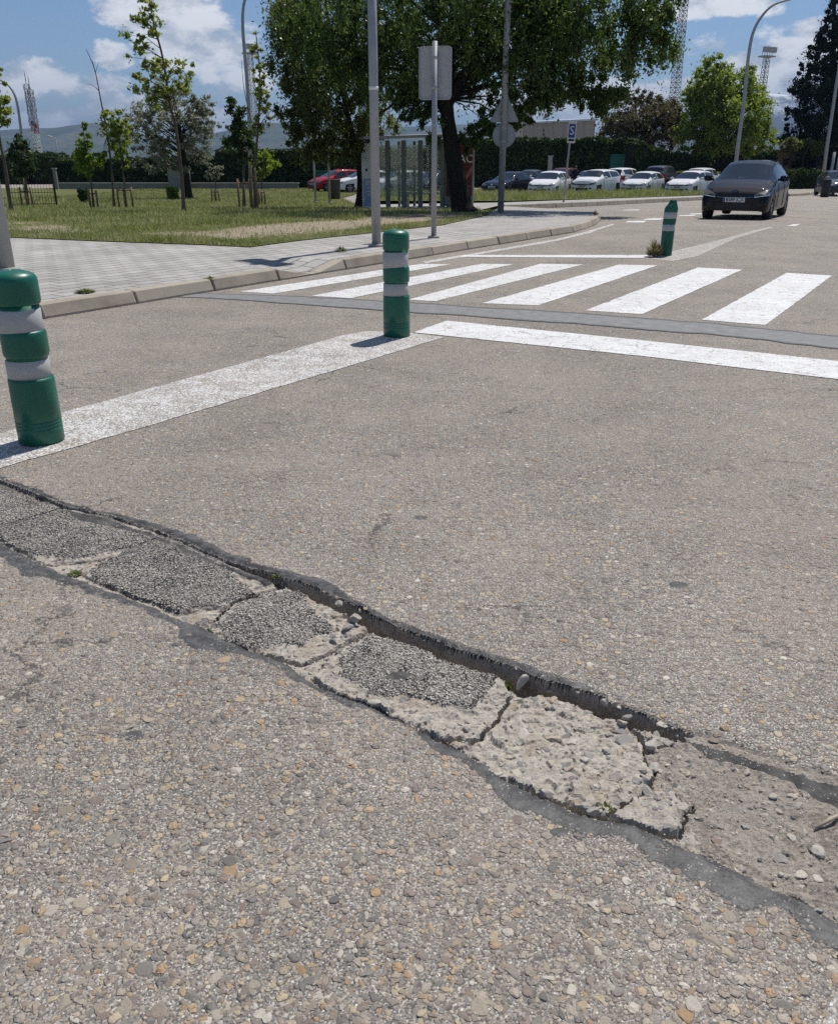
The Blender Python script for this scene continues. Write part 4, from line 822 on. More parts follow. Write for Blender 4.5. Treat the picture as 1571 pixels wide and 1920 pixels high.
m_rock = simple('grey_rock', (.33, .305, .27), .85, var=.25, scale=18, bmp=.35, bscale=120); m_rock2 = simple('pale_rock', (.42, .39, .34), .88, var=.2, scale=22, bmp=.35, bscale=120); m_rock3 = simple('brown_rock', (.24, .185, .14), .85, var=.2, scale=22, bmp=.3, bscale=120)
def rock(label, px, dims, rz, tilt, m, dz=-.014, name='loose_stone', seed=1):
    bm = bmesh.new(); bmesh.ops.create_icosphere(bm, subdivisions=4, radius=1.); r = np.random.default_rng(seed * 7 + 3); v = np.array([q.co[:] for q in bm.verts]); pl = r.normal(size=(13, 3)); pl /= np.linalg.norm(pl, axis=1)[:, None]
    for p_, o_ in zip(pl, r.uniform(.5, .9, 13)):
        dd = v @ p_; v = v - np.where(dd > o_, (dd - o_) * .92, 0)[:, None] * p_
    v *= 1 + .035 * fbm(v[:, 0] * 3 + v[:, 2] * 2, v[:, 1] * 3 - v[:, 2], 4, seed)[:, None]
    v = v * np.array(dims) / 2
    for q, c in zip(bm.verts, v): q.co = c
    me = bpy.data.meshes.new(name); bm.to_mesh(me); bm.free(); me.materials.append(m)
    for p in me.polygons: p.use_smooth = True
    o = link(name, me); g = G(*px, dz); o.location = g; o.rotation_euler = (tilt, tilt * .6, rz); tag(o, label, 'stone', 'loose stones lying in the trench'); return o
rock('grey angular stone at the mouth of the deep gap, above the gravelly slab', (664, 1160), (.052, .034, .034), .5, .3, m_rock, .004, seed=2)
rock('small pale stone by the gap left of the grey angular one', (636, 1132), (.03, .022, .02), 1., .1, m_rock2, .0, seed=3)
rock('long brown grey stone under the angular one at the slab corner', (652, 1176), (.06, .03, .03), .9, .2, m_rock, -.012, seed=4)
rock('pale upright shard wedged in the gap beside the green sprig', (978, 1280), (.045, .028, .055), .9, .35, m_rock2, -.02, seed=5)
rock('rounded dark stone in the notch of the near trench edge', (842, 1370), (.038, .032, .034), .2, .2, m_rock, -.012, seed=6)
rock('flat grey stone leaning on the road wall above the bare concrete', (1135, 1318), (.036, .02, .02), -.4, .4, m_rock, -.014, seed=7)
rock('small grey stone left of the broken lump below the road edge', (1175, 1345), (.03, .022, .018), .3, .1, m_rock, -.014, seed=8)
rock('pale stone between the bare concrete and the earth, beside the dry debris', (1222, 1396), (.042, .03, .026), .5, .2, m_rock2, -.02, seed=9)
rock('light stone just below it at the start of the brown earth', (1226, 1440), (.045, .032, .022), 1., .2, m_rock2, -.02, seed=10)
rock('sharp grey flake standing in the earth near the pale concrete piece', (1216, 1490), (.022, .05, .02), .5, .4, m_rock, -.012, seed=11)
rock('half buried brown pebble at the earth edge, upper of a pair', (1340, 1580), (.034, .02, .016), -.3, .1, m_rock3, -.012, seed=12)
rock('half buried dark pebble, lower of a pair at the earth edge', (1340, 1597), (.024, .014, .012), -.3, .1, m_rock, -.010, seed=13)
rock('round half buried stone in the earth close to the lower tar strip', (1462, 1612), (.044, .036, .022), .2, .1, m_rock, -.014, seed=14)
rock('pale stone sunk in the brown earth right of the middle', (1480, 1522), (.05, .03, .016), .2, .05, m_rock2, -.026, seed=15)
rock('rounded stone in the earth beside the right photo border', (1532, 1598), (.036, .03, .02), .8, .1, m_rock2, -.016, seed=16)
rock('yellowish stone bedded in the road edge above the wide tar patch', (1358, 1364), (.026, .02, .012), .3, 0, simple('yellow_rock', (.40, .31, .19), .8, var=.2, scale=20), .003, seed=17)
b = MB(); q0 = Vector(G(1528, 1552, -.012)); q1 = Vector(G(1600, 1520, -.006)); b.tube([q0, (q0 + q1) / 2 + Vector((0, 0, .006)), q1], [.003, .004, .003], 7); tag(b.build('stick', M['stick']), 'pale dry stick lying on the brown earth at the right', 'stick')

# ------------------------------------------------------------ poles and signs
def pole(name, label, cat, px, dz, topz, r0, r1, n=12, m='galv', group=None, collar=True):
    g = Vector(G(*px, dz)); t = thing(name, label, cat, g, 0, group); mb = MB(); mb.tube([(0, 0, 0), (0, 0, topz)], [r0, r1], n); mb.build('pole', M[m], t)
    if collar:
        mb = MB(); mb.tube([(0, 0, 0), (0, 0, .03), (0, 0, .035)], [r0 + .05, r0 + .05, r0 + .004], 16); mb.build('base_plate', M['concrete'], t)
    return t
def panel(t, c, w_, h_, face, m, r=.04, name='sign_panel', th=.004, rim=True, outline=None):
    """flat sign plate with a folded rim, its back towards -face; c local, face = horizontal unit vector"""
    f = Vector((*face, 0)).normalized(); U = Vector((f.y, -f.x, 0)) * -1; V = Vector((0, 0, 1)); pts = outline or rrect(w_, h_, r)
    mb = MB(); mb.prism(pts, (c, U, V), th)
    if rim:
        n = len(pts); inn_ = [(a * (1 - .035), b * (1 - .035)) for a, b in pts]; o = Vector(c); D = f * .022
        vs = [o + U * a + V * b for a, b in pts] + [o + U * a + V * b - D for a, b in pts] + [o + U * a + V * b - D for a, b in inn_] + [o + U * a + V * b for a, b in inn_]
        mb.add(vs, [(k * n + i, k * n + (i + 1) % n, (k + 1) * n + (i + 1) % n, (k + 1) * n + i) for k in range(3) for i in range(n)], 0)
    return mb.build(name, M[m], t)
def bracket(t, c, r, name='clamp'):
    mb = MB(); mb.tube([(c[0], c[1], c[2] - .02), (c[0], c[1], c[2] + .02)], r, 14); return mb.build(name, M['galv_light'], t)
# tall pole next to the crossing, its sign is above the picture
t = pole('sign_pole', 'tall grey pole standing on the kerb, third pole from left behind the middle bollard', 'pole', (706, 462), PZ, 4.35, .067, .060, 10)
panel(t, (0, .075, 4.1), .60, .60, (.25, .97), 'galv_light'); bracket(t, (0, 0, 3.9), .066)
mb = MB(); mb.tube([(0, 0, 2.02), (0, 0, 2.06)], .0655, 14); mb.build('label_band', M['white'], t)
# rectangular sign seen from the back
t = pole('sign_post', 'grey post carrying the back of a rectangular road sign', 'road sign', (813, 446), PZ, 2.78, .042, .040, 12)
c = At(814, 147, 14.0); zc = 2.36
panel(t, (.01, .06, zc), .50, .72, (.22, .97), 'galv_light', .05)
for dz_ in (-.2, .2): bracket(t, (0, 0, zc + dz_), .048)
mb = MB(); mb.prism(rrect(.09, .10, .012), ((.17, .030, zc + .03), (1, -.22, 0), (0, 0, 1)), .002); mb.build('sticker', M['white'], t)
# tall pole with a triangular and a round sign
t = pole('lamp_column', 'tall grey column with the backs of a triangular and a round sign', 'pole', (938, 403), PZ - .06, 8.6, .085, .075, 14)
mb = MB(); mb.tube([(0, 0, 8.5), (.1, .3, 8.9), (.5, 1.2, 9.1)], [.07, .05, .04], 8); mb.box((.6, 1.4, 9.08), (.25, .6, .1)); mb.build('lamp_arm', M['galv'], t)
kk = mpp(24.4, 240)
tri = [(-.37, -.30), (-.33, -.33), (.33, -.33), (.37, -.30), (.03, .34), (0, .36), (-.03, .34)]
panel(t, (.03, .10, 2.62 - .03), .7, .7, (.25, .97), 'galv_light', outline=tri, name='triangular_sign')
circ = [(.30 * math.cos(2 * math.pi * i / 36), .30 * math.sin(2 * math.pi * i / 36)) for i in range(36)]
panel(t, (.03, .10, 1.98 - .03), .6, .6, (.25, .97), 'galv_light', outline=circ, name='round_sign')
for z_ in (1.8, 2.12, 2.4, 2.75): bracket(t, (0, 0, z_), .09)
# wide post at the left border
t = pole('sign_post', 'wide pale grey post at the left border behind the nearest bollard', 'road sign', (14, 507), PZ, 4.6, .088, .085, 16, 'galv_light')
panel(t, (-.11, .10, .18), .16, .42, (.3, .95), 'blue', .02, 'blue_plate', rim=False)
panel(t, (0, .11, 3.9), .9, .9, (.3, .95), 'galv_light')
# yield sign (seen from behind) and a thin pole by the bin
g = G(592, 379, .0); t = pole('sign_post', 'thin pale post with an upside down triangular sign under the trees', 'road sign', (592, 379), .1, 2.9, .045, .045, 10, 'galv_light')
panel(t, (0, -.06, 2.45), .8, .8, (.2, -.98), 'white', outline=[(-.37, .33), (.37, .33), (.03, -.36), (-.03, -.36)], name='triangular_sign')
t = pole('post', 'thin grey post next to the dark litter bin', 'post', (619, 381), .1, 3.4, .045, .04, 10)
g = Vector(G(627, 379, .1)); t = thing('litter_bin', 'dark grey litter bin on the lawn beside a thin post', 'bin', g)
mb = MB(); mb.lathe([(.19, .12), (.24, .14), (.27, .80), (.28, .82), (.28, .86), (.25, .86)], n=20); mb.build('bin_body', M['binm'], t); mb = MB(); mb.tube([(-.2, 0, 0), (-.2, 0, 1.0)], .03, 8); mb.build('bin_post', M['galv'], t)
# small blue bus-stop style sign with an S on the far pavement
t = pole('sign_post', 'leaning thin pole with a small blue and white sign in front of the parked cars', 'road sign', (1056, 379), .15, 2.62, .035, .03, 8, collar=False); t.rotation_euler = (0, R(2.5), 0)
panel(t, (.04, -.05, 2.42), .30, .74, (-.45, -.9), 'white', .02, rim=False); panel(t, (.036, -.058, 2.46), .24, .46, (-.45, -.9), 'blue', .02, 'blue_field', rim=False)
o = text_mesh('S', .42, M['white'], 'lettering', .003, t); o.location = (.034, -.066, 2.46); o.rotation_euler = (R(90), 0, R(-26.6)); panel(t, (.036, -.058, 2.15), .22, .07, (-.45, -.9), 'ink', .01, 'small_text', rim=False)

# ------------------------------------------------------------ curved street lamps
def lamp(label, base_px, Yb, path_px, r0, head=None):
    b = Vector(At(*base_px, Yb)); z0 = terr(Yb); b.z = z0; t = thing('street_lamp', label, 'street lamp', b, 0, 'curved street lamps')
    pts = [Vector((0, 0, 0))] + [Vector(At(px, py, Yb)) - b for px, py in path_px]
    mb = MB(); n = len(pts); mb.tube(pts, [r0 * (1 - .55 * i / (n - 1)) for i in range(n)], 10); mb.build('pole', M['galv'], t)
    if head:
        h_ = pts[-1]; d = (pts[-1] - pts[-2]).normalized(); mb = MB(); mb.tube([h_ - d * .05, h_ + d * .15, h_ + d * .55, h_ + d * .75], [.06, .12, .13, .05], 10); mb.build('lamp_head', M['galv_light'], t)
    return t
def smooth_path(p, k=5):
    out = []
    for i in range(len(p) - 1):
        p0, p1, p2, p3 = (np.array(p[max(0, min(len(p) - 1, j))], float) for j in (i - 1, i, i + 1, i + 2))
        for s_ in np.linspace(0, 1, k, endpoint=False): out.append(tuple(.5 * ((2 * p1) + (-p0 + p2) * s_ + (2 * p0 - 5 * p1 + 4 * p2 - p3) * s_ ** 2 + (-p0 + 3 * p1 - 3 * p2 + p3) * s_ ** 3)))
    return out + [tuple(p[-1])]
lamp('tall curved street lamp rising right of the dark moving car', (1374, 352), 66, smooth_path([(1383, 270), (1394, 190), (1402, 110), (1411, 62), (1428, 30), (1452, 8), (1488, -3)]), .14, True)
lamp('curved street lamp left of the big tree, behind the slender young trees', (470, 352), 62, smooth_path([(467, 200), (461, 120), (456, 60), (456, 20), (462, -6), (478, -26), (505, -40)]), .13, True)
lamp('curved street lamp at the far left, beside the radio mast', (46, 345), 70, smooth_path([(41, 250), (35, 205), (29, 180), (20, 164), (8, 153), (-12, 148)]), .11, True)
lamp('small distant street lamp in front of the hills', (110, 330), 120, [(109, 300), (105, 260), (99, 258)], .10, True)
lamp('leaning street lamp at the right border beside the dark conifer', (1541, 345), 78, smooth_path([(1550, 270), (1561, 200), (1570, 140), (1580, 90), (1600, 50), (1640, 30)]), .15, True)
for lab, px, topy, Yb in (('slim grey post right of the leaning lamp, beside the distant dark car', (1553, 349), 285, 60), ('thicker grey post at the right photo border by the distant dark car', (1563, 351), 262, 57)):
    b = Vector(At(px[0], px[1], Yb)); top = At(px[0] + 10, topy, Yb); t = thing('post', lab, 'post', (b.x, b.y, terr(Yb))); mb = MB(); mb.tube([(0, 0, 0), (0, 0, top[2] - terr(Yb))], .09, 8); mb.build('pole', M['galv'], t); mb = MB(); mb.box((0, 0, .04), (.4, .4, .08)); mb.build('base_plate', M['concrete'], t)
b = Vector(At(1548, 350, 52)); t = thing('bin', 'narrow dark bin standing in front of the distant car at right', 'bin', (b.x, b.y, terr(52))); mb = MB(); mb.lathe([(.2, 0), (.24, .05), (.25, .9), (.2, 1.0)], n=14); mb.build('bin_body', M['dark'], t); mb = MB(); mb.tube([(0, 0, .9), (0, 0, 1.12)], [.23, .1], 12); mb.build('lid', M['binm'], t)

# ------------------------------------------------------------ lattice towers
def lattice(name, label, cat, base_px, top_px, Y, w0, w1, m, bands=None, plat=None, group=None, bays=16, r=None):
    b = Vector(At(*base_px, Y)); tp = Vector(At(*top_px, Y)); z0 = terr(Y); H_ = tp.z - z0; t = thing(name, label, cat, (tp.x, Y, z0), .5, group); r = r or Y * .00035
    def C(f, k): s_ = (w0 + (w1 - w0) * f) / 2; return Vector(((1, 1, -1, -1)[k] * s_, (1, -1, -1, 1)[k] * s_, H_ * f))
    groups = []
    for i in range(bays):
        mm = m if not bands else bands[int(i / bays * len(bands))]
        if not groups or groups[-1][0] != mm: groups.append((mm, MB()))
        mb = groups[-1][1]; f0, f1 = i / bays, (i + 1) / bays
        for k in range(4):
            mb.tube([C(f0, k), C(f1, k)], r * 1.5, 4, 0, False); mb.tube([C(f0, k), C(f1, (k + 1) % 4)], r, 4, 0, False); mb.tube([C(f0, (k + 1) % 4), C(f1, k)], r, 4, 0, False); mb.tube([C(f1, k), C(f1, (k + 1) % 4)], r, 4, 0, False)
    for mm, mb in groups: mb.build('lattice_frame', M[mm], t)
    if plat:
        mb = MB(); mb.box((0, 0, H_), (w1 * 3.2, w1 * 2.2, .18)); mb.tube([(-w1 * 1.6, 0, H_ + 1), (w1 * 1.6, 0, H_ + 1)], r, 5); [mb.tube([(x, 0, H_), (x, 0, H_ + 1)], r, 5) for x in np.linspace(-w1 * 1.6, w1 * 1.6, 5)]; mb.build('platform', M['galv'], t)
        for x in plat:
            mb = MB(); mb.box((x * w1, -.5, H_ + .9), (.75, .45, .75), 0, random.uniform(-.5, .5)); mb.build('floodlight', M['galv_light'], t)
    return t
lattice('lattice_tower', 'tall steel lattice tower rising from behind the big tree at right', 'tower', (1268, 330), (1287, -40), 130, 1.25, .65, 'galv', bays=40, r=.032)
lattice('floodlight_mast', 'lattice floodlight mast behind the bright green tree at right', 'floodlight mast', (1424, 330), (1437, 106), 150, 1.1, .7, 'galv', plat=(-1.5, -.9, .5, 1.3), group='floodlight masts', bays=24, r=.035)
lattice('floodlight_mast', 'floodlight mast half hidden by the leaves left of the big tree', 'floodlight mast', (467, 330), (469, 100), 150, 1.0, .7, 'galv', plat=(-1.2, 0, 1.2), group='floodlight masts', bays=24, r=.026)
for lab, bx, tx, ty in (('red and white radio mast at far left, left of a pair', 66, 50, 158), ('red and white radio mast at far left, right of a pair', 72, 57, 168)):
    t = lattice('radio_mast', lab, 'radio mast', (bx, 335), (tx, ty), 380, 1.7, 1.5, 'galv', ['white'] * 9 + ['redmast'] + ['galv'] * 10, group='radio masts', bays=20, r=.05)
    Hm = Vector(At(tx, ty, 380)).z - terr(380); mb = MB()
    for z_ in np.linspace(Hm * .55, Hm * .97, 7): mb.tube([(random.uniform(-1.4, -.9), 0, z_ - 1.2), (random.uniform(-1.4, -.9), 0, z_ + 1.2)], .16, 6); mb.tube([(random.uniform(.9, 1.4), 0, z_ - 1), (random.uniform(.9, 1.4), 0, z_ + 1)], .16, 6)
    mb.tube([(0, 0, Hm), (0, 0, Hm + 5)], .15, 5); mb.build('antennas', M['galv'], t); mb = MB(); mb.tube([(0, 0, Hm * .52), (0, 0, Hm * .52 + 1.8)], .6, 10); mb.build('dish_drum', M['redmast'], t)

# ------------------------------------------------------------ bus shelter
def shelter():
    Ys = {px: G(px, 391, .15) for px in (700, 728, 758, 788, 828, 884)}
    A0 = Vector(G(703, 391, .025)); A1 = Vector(G(886, 391.5, .025)); A1.y -= .6; u = (A1 - A0); u.z = 0; L = u.length; u.normalize(); nb = Vector((-u.y, u.x, 0)); z0 = A0.z - .0
    t = thing('bus_shelter', 'glass bus shelter with grey posts and a red poster behind the big trunk', 'bus shelter', (A0.x, A0.y, z0), math.atan2(u.y, u.x))
    zt = 2.12; fx = lambda px: L * (px - 703) / (886 - 703)
    for px in (728.5, 758, 788.5, 829):
        mb = MB(); mb.box((fx(px), 0, zt / 2), (.15, .10, zt), 0, 0, .015); mb.build('post', M['shelter'], t)
        mb = MB(); mb.box((fx(px), 1.35, zt / 2), (.08, .08, zt)); mb.build('rear_post', M['shelter'], t)
    mb = MB(); vs = [(-.35, -.45, zt + .02), (L + .2, -.45, zt + .10), (L + .2, 1.5, zt + .18), (-.35, 1.5, zt + .10)]; mb.add(vs + [(a, b_, c_ + .09) for a, b_, c_ in vs], [(3, 2, 1, 0), (4, 5, 6, 7), (0, 1, 5, 4), (1, 2, 6, 5), (2, 3, 7, 6), (3, 0, 4, 7)]); mb.build('roof', M['galv_light'], t)
    for a, b_ in ((709, 722), (735, 752), (764, 782)):
        mb = MB(); mb.box(((fx(a) + fx(b_)) / 2, .02, 1.18), (fx(b_) - fx(a) + .06, .012, 1.62)); mb.build('glass_pane', M['pane'], t)
    for k in range(3):
        mb = MB(); mb.box((L * (.10 + .26 * k), 1.37, 1.2), (L * .25, .012, 1.6)); mb.build('glass_pane', M['pane'], t)
    mb = MB(); mb.box((L * .45, 1.05, .48), (L * .5, .36, .04), 0, 0, .01); [mb.box((L * q, 1.05, .23), (.06, .3, .46)) for q in (.25, .65)]; mb.build('bench', M['galv'], t)
    # poster case
    x0, x1 = fx(834), fx(885); mb = MB(); mb.box(((x0 + x1) / 2, -.02, 1.10), (x1 - x0, .16, 1.98), 0, 0, .02); mb.box(((x0 + x1) / 2, -.02, .22), (x1 - x0 - .1, .12, .40)); pc = mb.build('poster_case', M['shelter'], t)
    mb = MB(); mb.box(((x0 + x1) / 2, -.108, 1.22), (x1 - x0 - .10, .012, 1.60)); mb.build('poster', M['redp'], t)
    o = text_mesh('EAC', .34, M['white'], 'poster_lettering', .003, t); o.location = ((x0 + x1) / 2 + .14, -.118, 1.55); o.rotation_euler = (R(90), 0, 0)
    mb = MB(); mb.prism([(-.3, -.25), (.1, -.1), (.28, .18), (.34, .22), (.3, -.02), (.12, -.22), (-.1, -.32)], (((x0 + x1) / 2 + .12, -.117, 1.15), (1, 0, 0), (0, 0, 1)), .004); mb.box(((x0 + x1) / 2 + .15, -.117, .74), (.5, .004, .03)); mb.box(((x0 + x1) / 2 + .12, -.117, .62), (.34, .004, .03)); mb.build('poster_artwork', simple('poster_pink', (.34, .11, .085), .6, var=.2), t)
    return t
shelter()
g = Vector(G(691, 391, .025)); t = thing('information_totem', 'pale upright information panel at the left end of the bus shelter', 'information panel', g, .15)
mb = MB(); mb.box((0, 0, 1.02), (.42, .14, 2.04), 0, 0, .02); mb.build('panel', M['white'], t); mb = MB(); mb.box((.02, -.075, .52), (.36, .014, .86)); mb.build('blue_panel', M['bluegrey'], t); mb = MB(); [mb.box((.02, -.086, z_), (w_, .004, .03)) for z_, w_ in ((.85, .22), (.78, .26), (.66, .12), (.54, .2), (.44, .14))]; mb.build('printed_lines', M['white'], t); mb = MB(); mb.box((-.05, -.075, 1.22), (.07, .012, .07)); mb.build('emblem', M['ink'], t)

# ------------------------------------------------------------ far walls, fence, buildings
def wall(name, label, cat, p0, p1, Y0, Y1, h_, th, m, group=None, coping=None):
    a = Vector(At(*p0, Y0)); b_ = Vector(At(*p1, Y1)); a.z = terr(Y0); b_.z = terr(Y1); L = (b_ - a).length; t = thing(name, label, cat, a, math.atan2(b_.y - a.y, b_.x - a.x), group)
    mb = MB(); mb.box((L / 2, 0, h_ / 2), (L, th, h_)); mb.build('wall', M[m], t)
    if coping: mb = MB(); mb.box((L / 2, 0, h_ + .04), (L + .1, th + .1, .08)); mb.build('coping', M[coping], t)
    return t
wall('low_wall', 'low pale wall running under the dark hedge at the left', 'wall', (113, 349), (560, 349), 72, 72, .42, .25, 'dwall', None, 'concrete')
wall('wall', 'grey rendered wall end at the left of the ivy covered wall', 'wall', (104, 348), (110, 348), 71, 71, 1.5, .2, 'dwall', None, 'concrete')
wall('wall', 'grey green wall piece behind the tall young tree', 'wall', (318, 348), (358, 348), 71, 71, 1.65, .3, 'dwall', None, 'concrete')
def container(label, px0, px1, ytop, Y, m, letters=None):
    a = Vector(At(px0, 340, Y)); b_ = Vector(At(px1, 340, Y)); z0 = terr(Y); top = At(px0, ytop, Y)[2]; W_ = b_.x - a.x; t = thing('container', label, 'container', ((a.x + b_.x) / 2, Y, z0)); H_ = top - z0
    mb = MB(); mb.box((0, .6, H_ / 2), (W_, 1.2, H_), 0, 0, .04)
    for k in range(8): mb.box((-W_ / 2 + W_ * (k + .5) / 8, -.02, H_ / 2), (W_ / 22, .04, H_ * .9))
    mb.build('body', M[m], t); mb = MB(); mb.box((0, .6, H_ + .06), (W_ + .1, 1.3, .1)); mb.build('lid', M[m], t); return t
container('teal green recycling container behind the red car', 594, 622, 322, 74, 'teal')
container('green container standing in a gap of the big hedge', 1142, 1177, 292, 76.5, 'teal')
wall('white_pillar', 'small pale pillar in front of the dark hedge above the parked cars', 'pillar', (1025, 340), (1033, 340), 77.0, 77.0, 2.45, .3, 'concrete', None, 'concrete')
def fence(label, p0, p1, Y0, Y1, h_):
    a = Vector(At(*p0, Y0)); b_ = Vector(At(*p1, Y1)); a.z = terr(Y0); b_.z = terr(Y1); L = (b_ - a).length; t = thing('mesh_fence', label, 'fence', a, math.atan2(b_.y - a.y, b_.x - a.x)); n = max(1, round(L / 2.4))
    for k in range(n + 1): mb = MB(); mb.box((L * k / n, 0, h_ / 2 + .04), (.07, .07, h_ + .08)); mb.build('post', M['dark'], t)
    for k in range(n):
        mb = MB(); x0, x1 = L * k / n + .05, L * (k + 1) / n - .05
        for x in np.arange(x0, x1, .10): mb.box((x, 0, h_ / 2 + .03), (.012, .012, h_ - .06))
        for z_ in (.1, .5, h_ * .65, h_ - .05): mb.box(((x0 + x1) / 2, .013, z_), (x1 - x0, .014, .02))
        mb.build('panel', M['dark'], t)
fence('dark welded mesh fence behind the left young trees', (18, 378), (106, 376), 33, 33.5, 1.20)
def building(label, p0, p1, ytop0, ytop1, Y, depth, m, roof):
    a = Vector(At(p0, 300, Y)); b_ = Vector(At(p1, 300, Y)); z0 = terr(Y); h0 = At(p0, ytop0, Y)[2] - z0; h1 = At(p1, ytop1, Y)[2] - z0; W_ = b_.x - a.x; t = thing('building', label, 'building', (a.x, Y, z0))
    mb = MB(); mb.add([(0, 0, 0), (W_, 0, 0), (W_, depth, 0), (0, depth, 0), (0, 0, h0), (W_, 0, h1), (W_, depth, h1), (0, depth, h0)], [(0, 3, 2, 1), (0, 1, 5, 4), (1, 2, 6, 5), (2, 3, 7, 6), (3, 0, 4, 7), (4, 5, 6, 7)])
    n = max(3, int(W_ / 1.1))
    if roof == 'roofm':
        for k in range(n + 1): x = W_ * k / n; hh = h0 + (h1 - h0) * k / n; mb.box((x, -.03, hh / 2), (.06, .05, hh))
    mb.build('walls', M[m], t); e = .35
    mb = MB(); vs = [(-e, -e, h0 + .02), (W_ + e, -e, h1 + .02), (W_ + e, depth + e, h1 + .02), (-e, depth + e, h0 + .02)]; up = [(0, 0, .3)] * 4
    rise = .9 if roof == 'roofm' else .0; vs2 = [(-e, -e, h0 + .22), (W_ + e, -e, h1 + .22), (W_ + e, depth + e, h1 + .22 + rise), (-e, depth + e, h0 + .22 + rise)]
    mb.add(vs + vs2, [(3, 2, 1, 0), (4, 5, 6, 7), (0, 1, 5, 4), (1, 2, 6, 5), (2, 3, 7, 6), (3, 0, 4, 7)]); mb.build('roof', M[roof], t); return t, W_, h0
building('beige clad hall with a sheet metal roof behind the big hedge', 978, 1110, 233, 226, 112, 22, 'cladding', 'roofm')
t, W_, h0 = building('low tan building behind the clipped trees at right', 1438, 1512, 285, 284, 92, 8, 'twall', 'twall')
for k in (.20, .62):
    mb = MB(); mb.box((W_ * k + .3, -.03, 1.55), (.95, .1, 1.1)); fr = mb.build('window', M['white'], t); mb = MB(); mb.box((W_ * k + .3, -.09, 1.55), (.75, .05, .9)); mb.build('pane', M['glass'], fr)
t, W_, h0 = building('grey building at the right photo border behind the posts', 1543, 1640, 276, 276, 88, 8, 'dwall', 'concrete')
mb = MB(); mb.box((W_ * .22, -.04, 1.1), (1.3, .1, 2.1)); mb.build('door', M['dark'], t); mb = MB(); mb.box((W_ * .5, -.04, 1.7), (1.5, .1, .9)); mb.build('window', M['glass'], t)
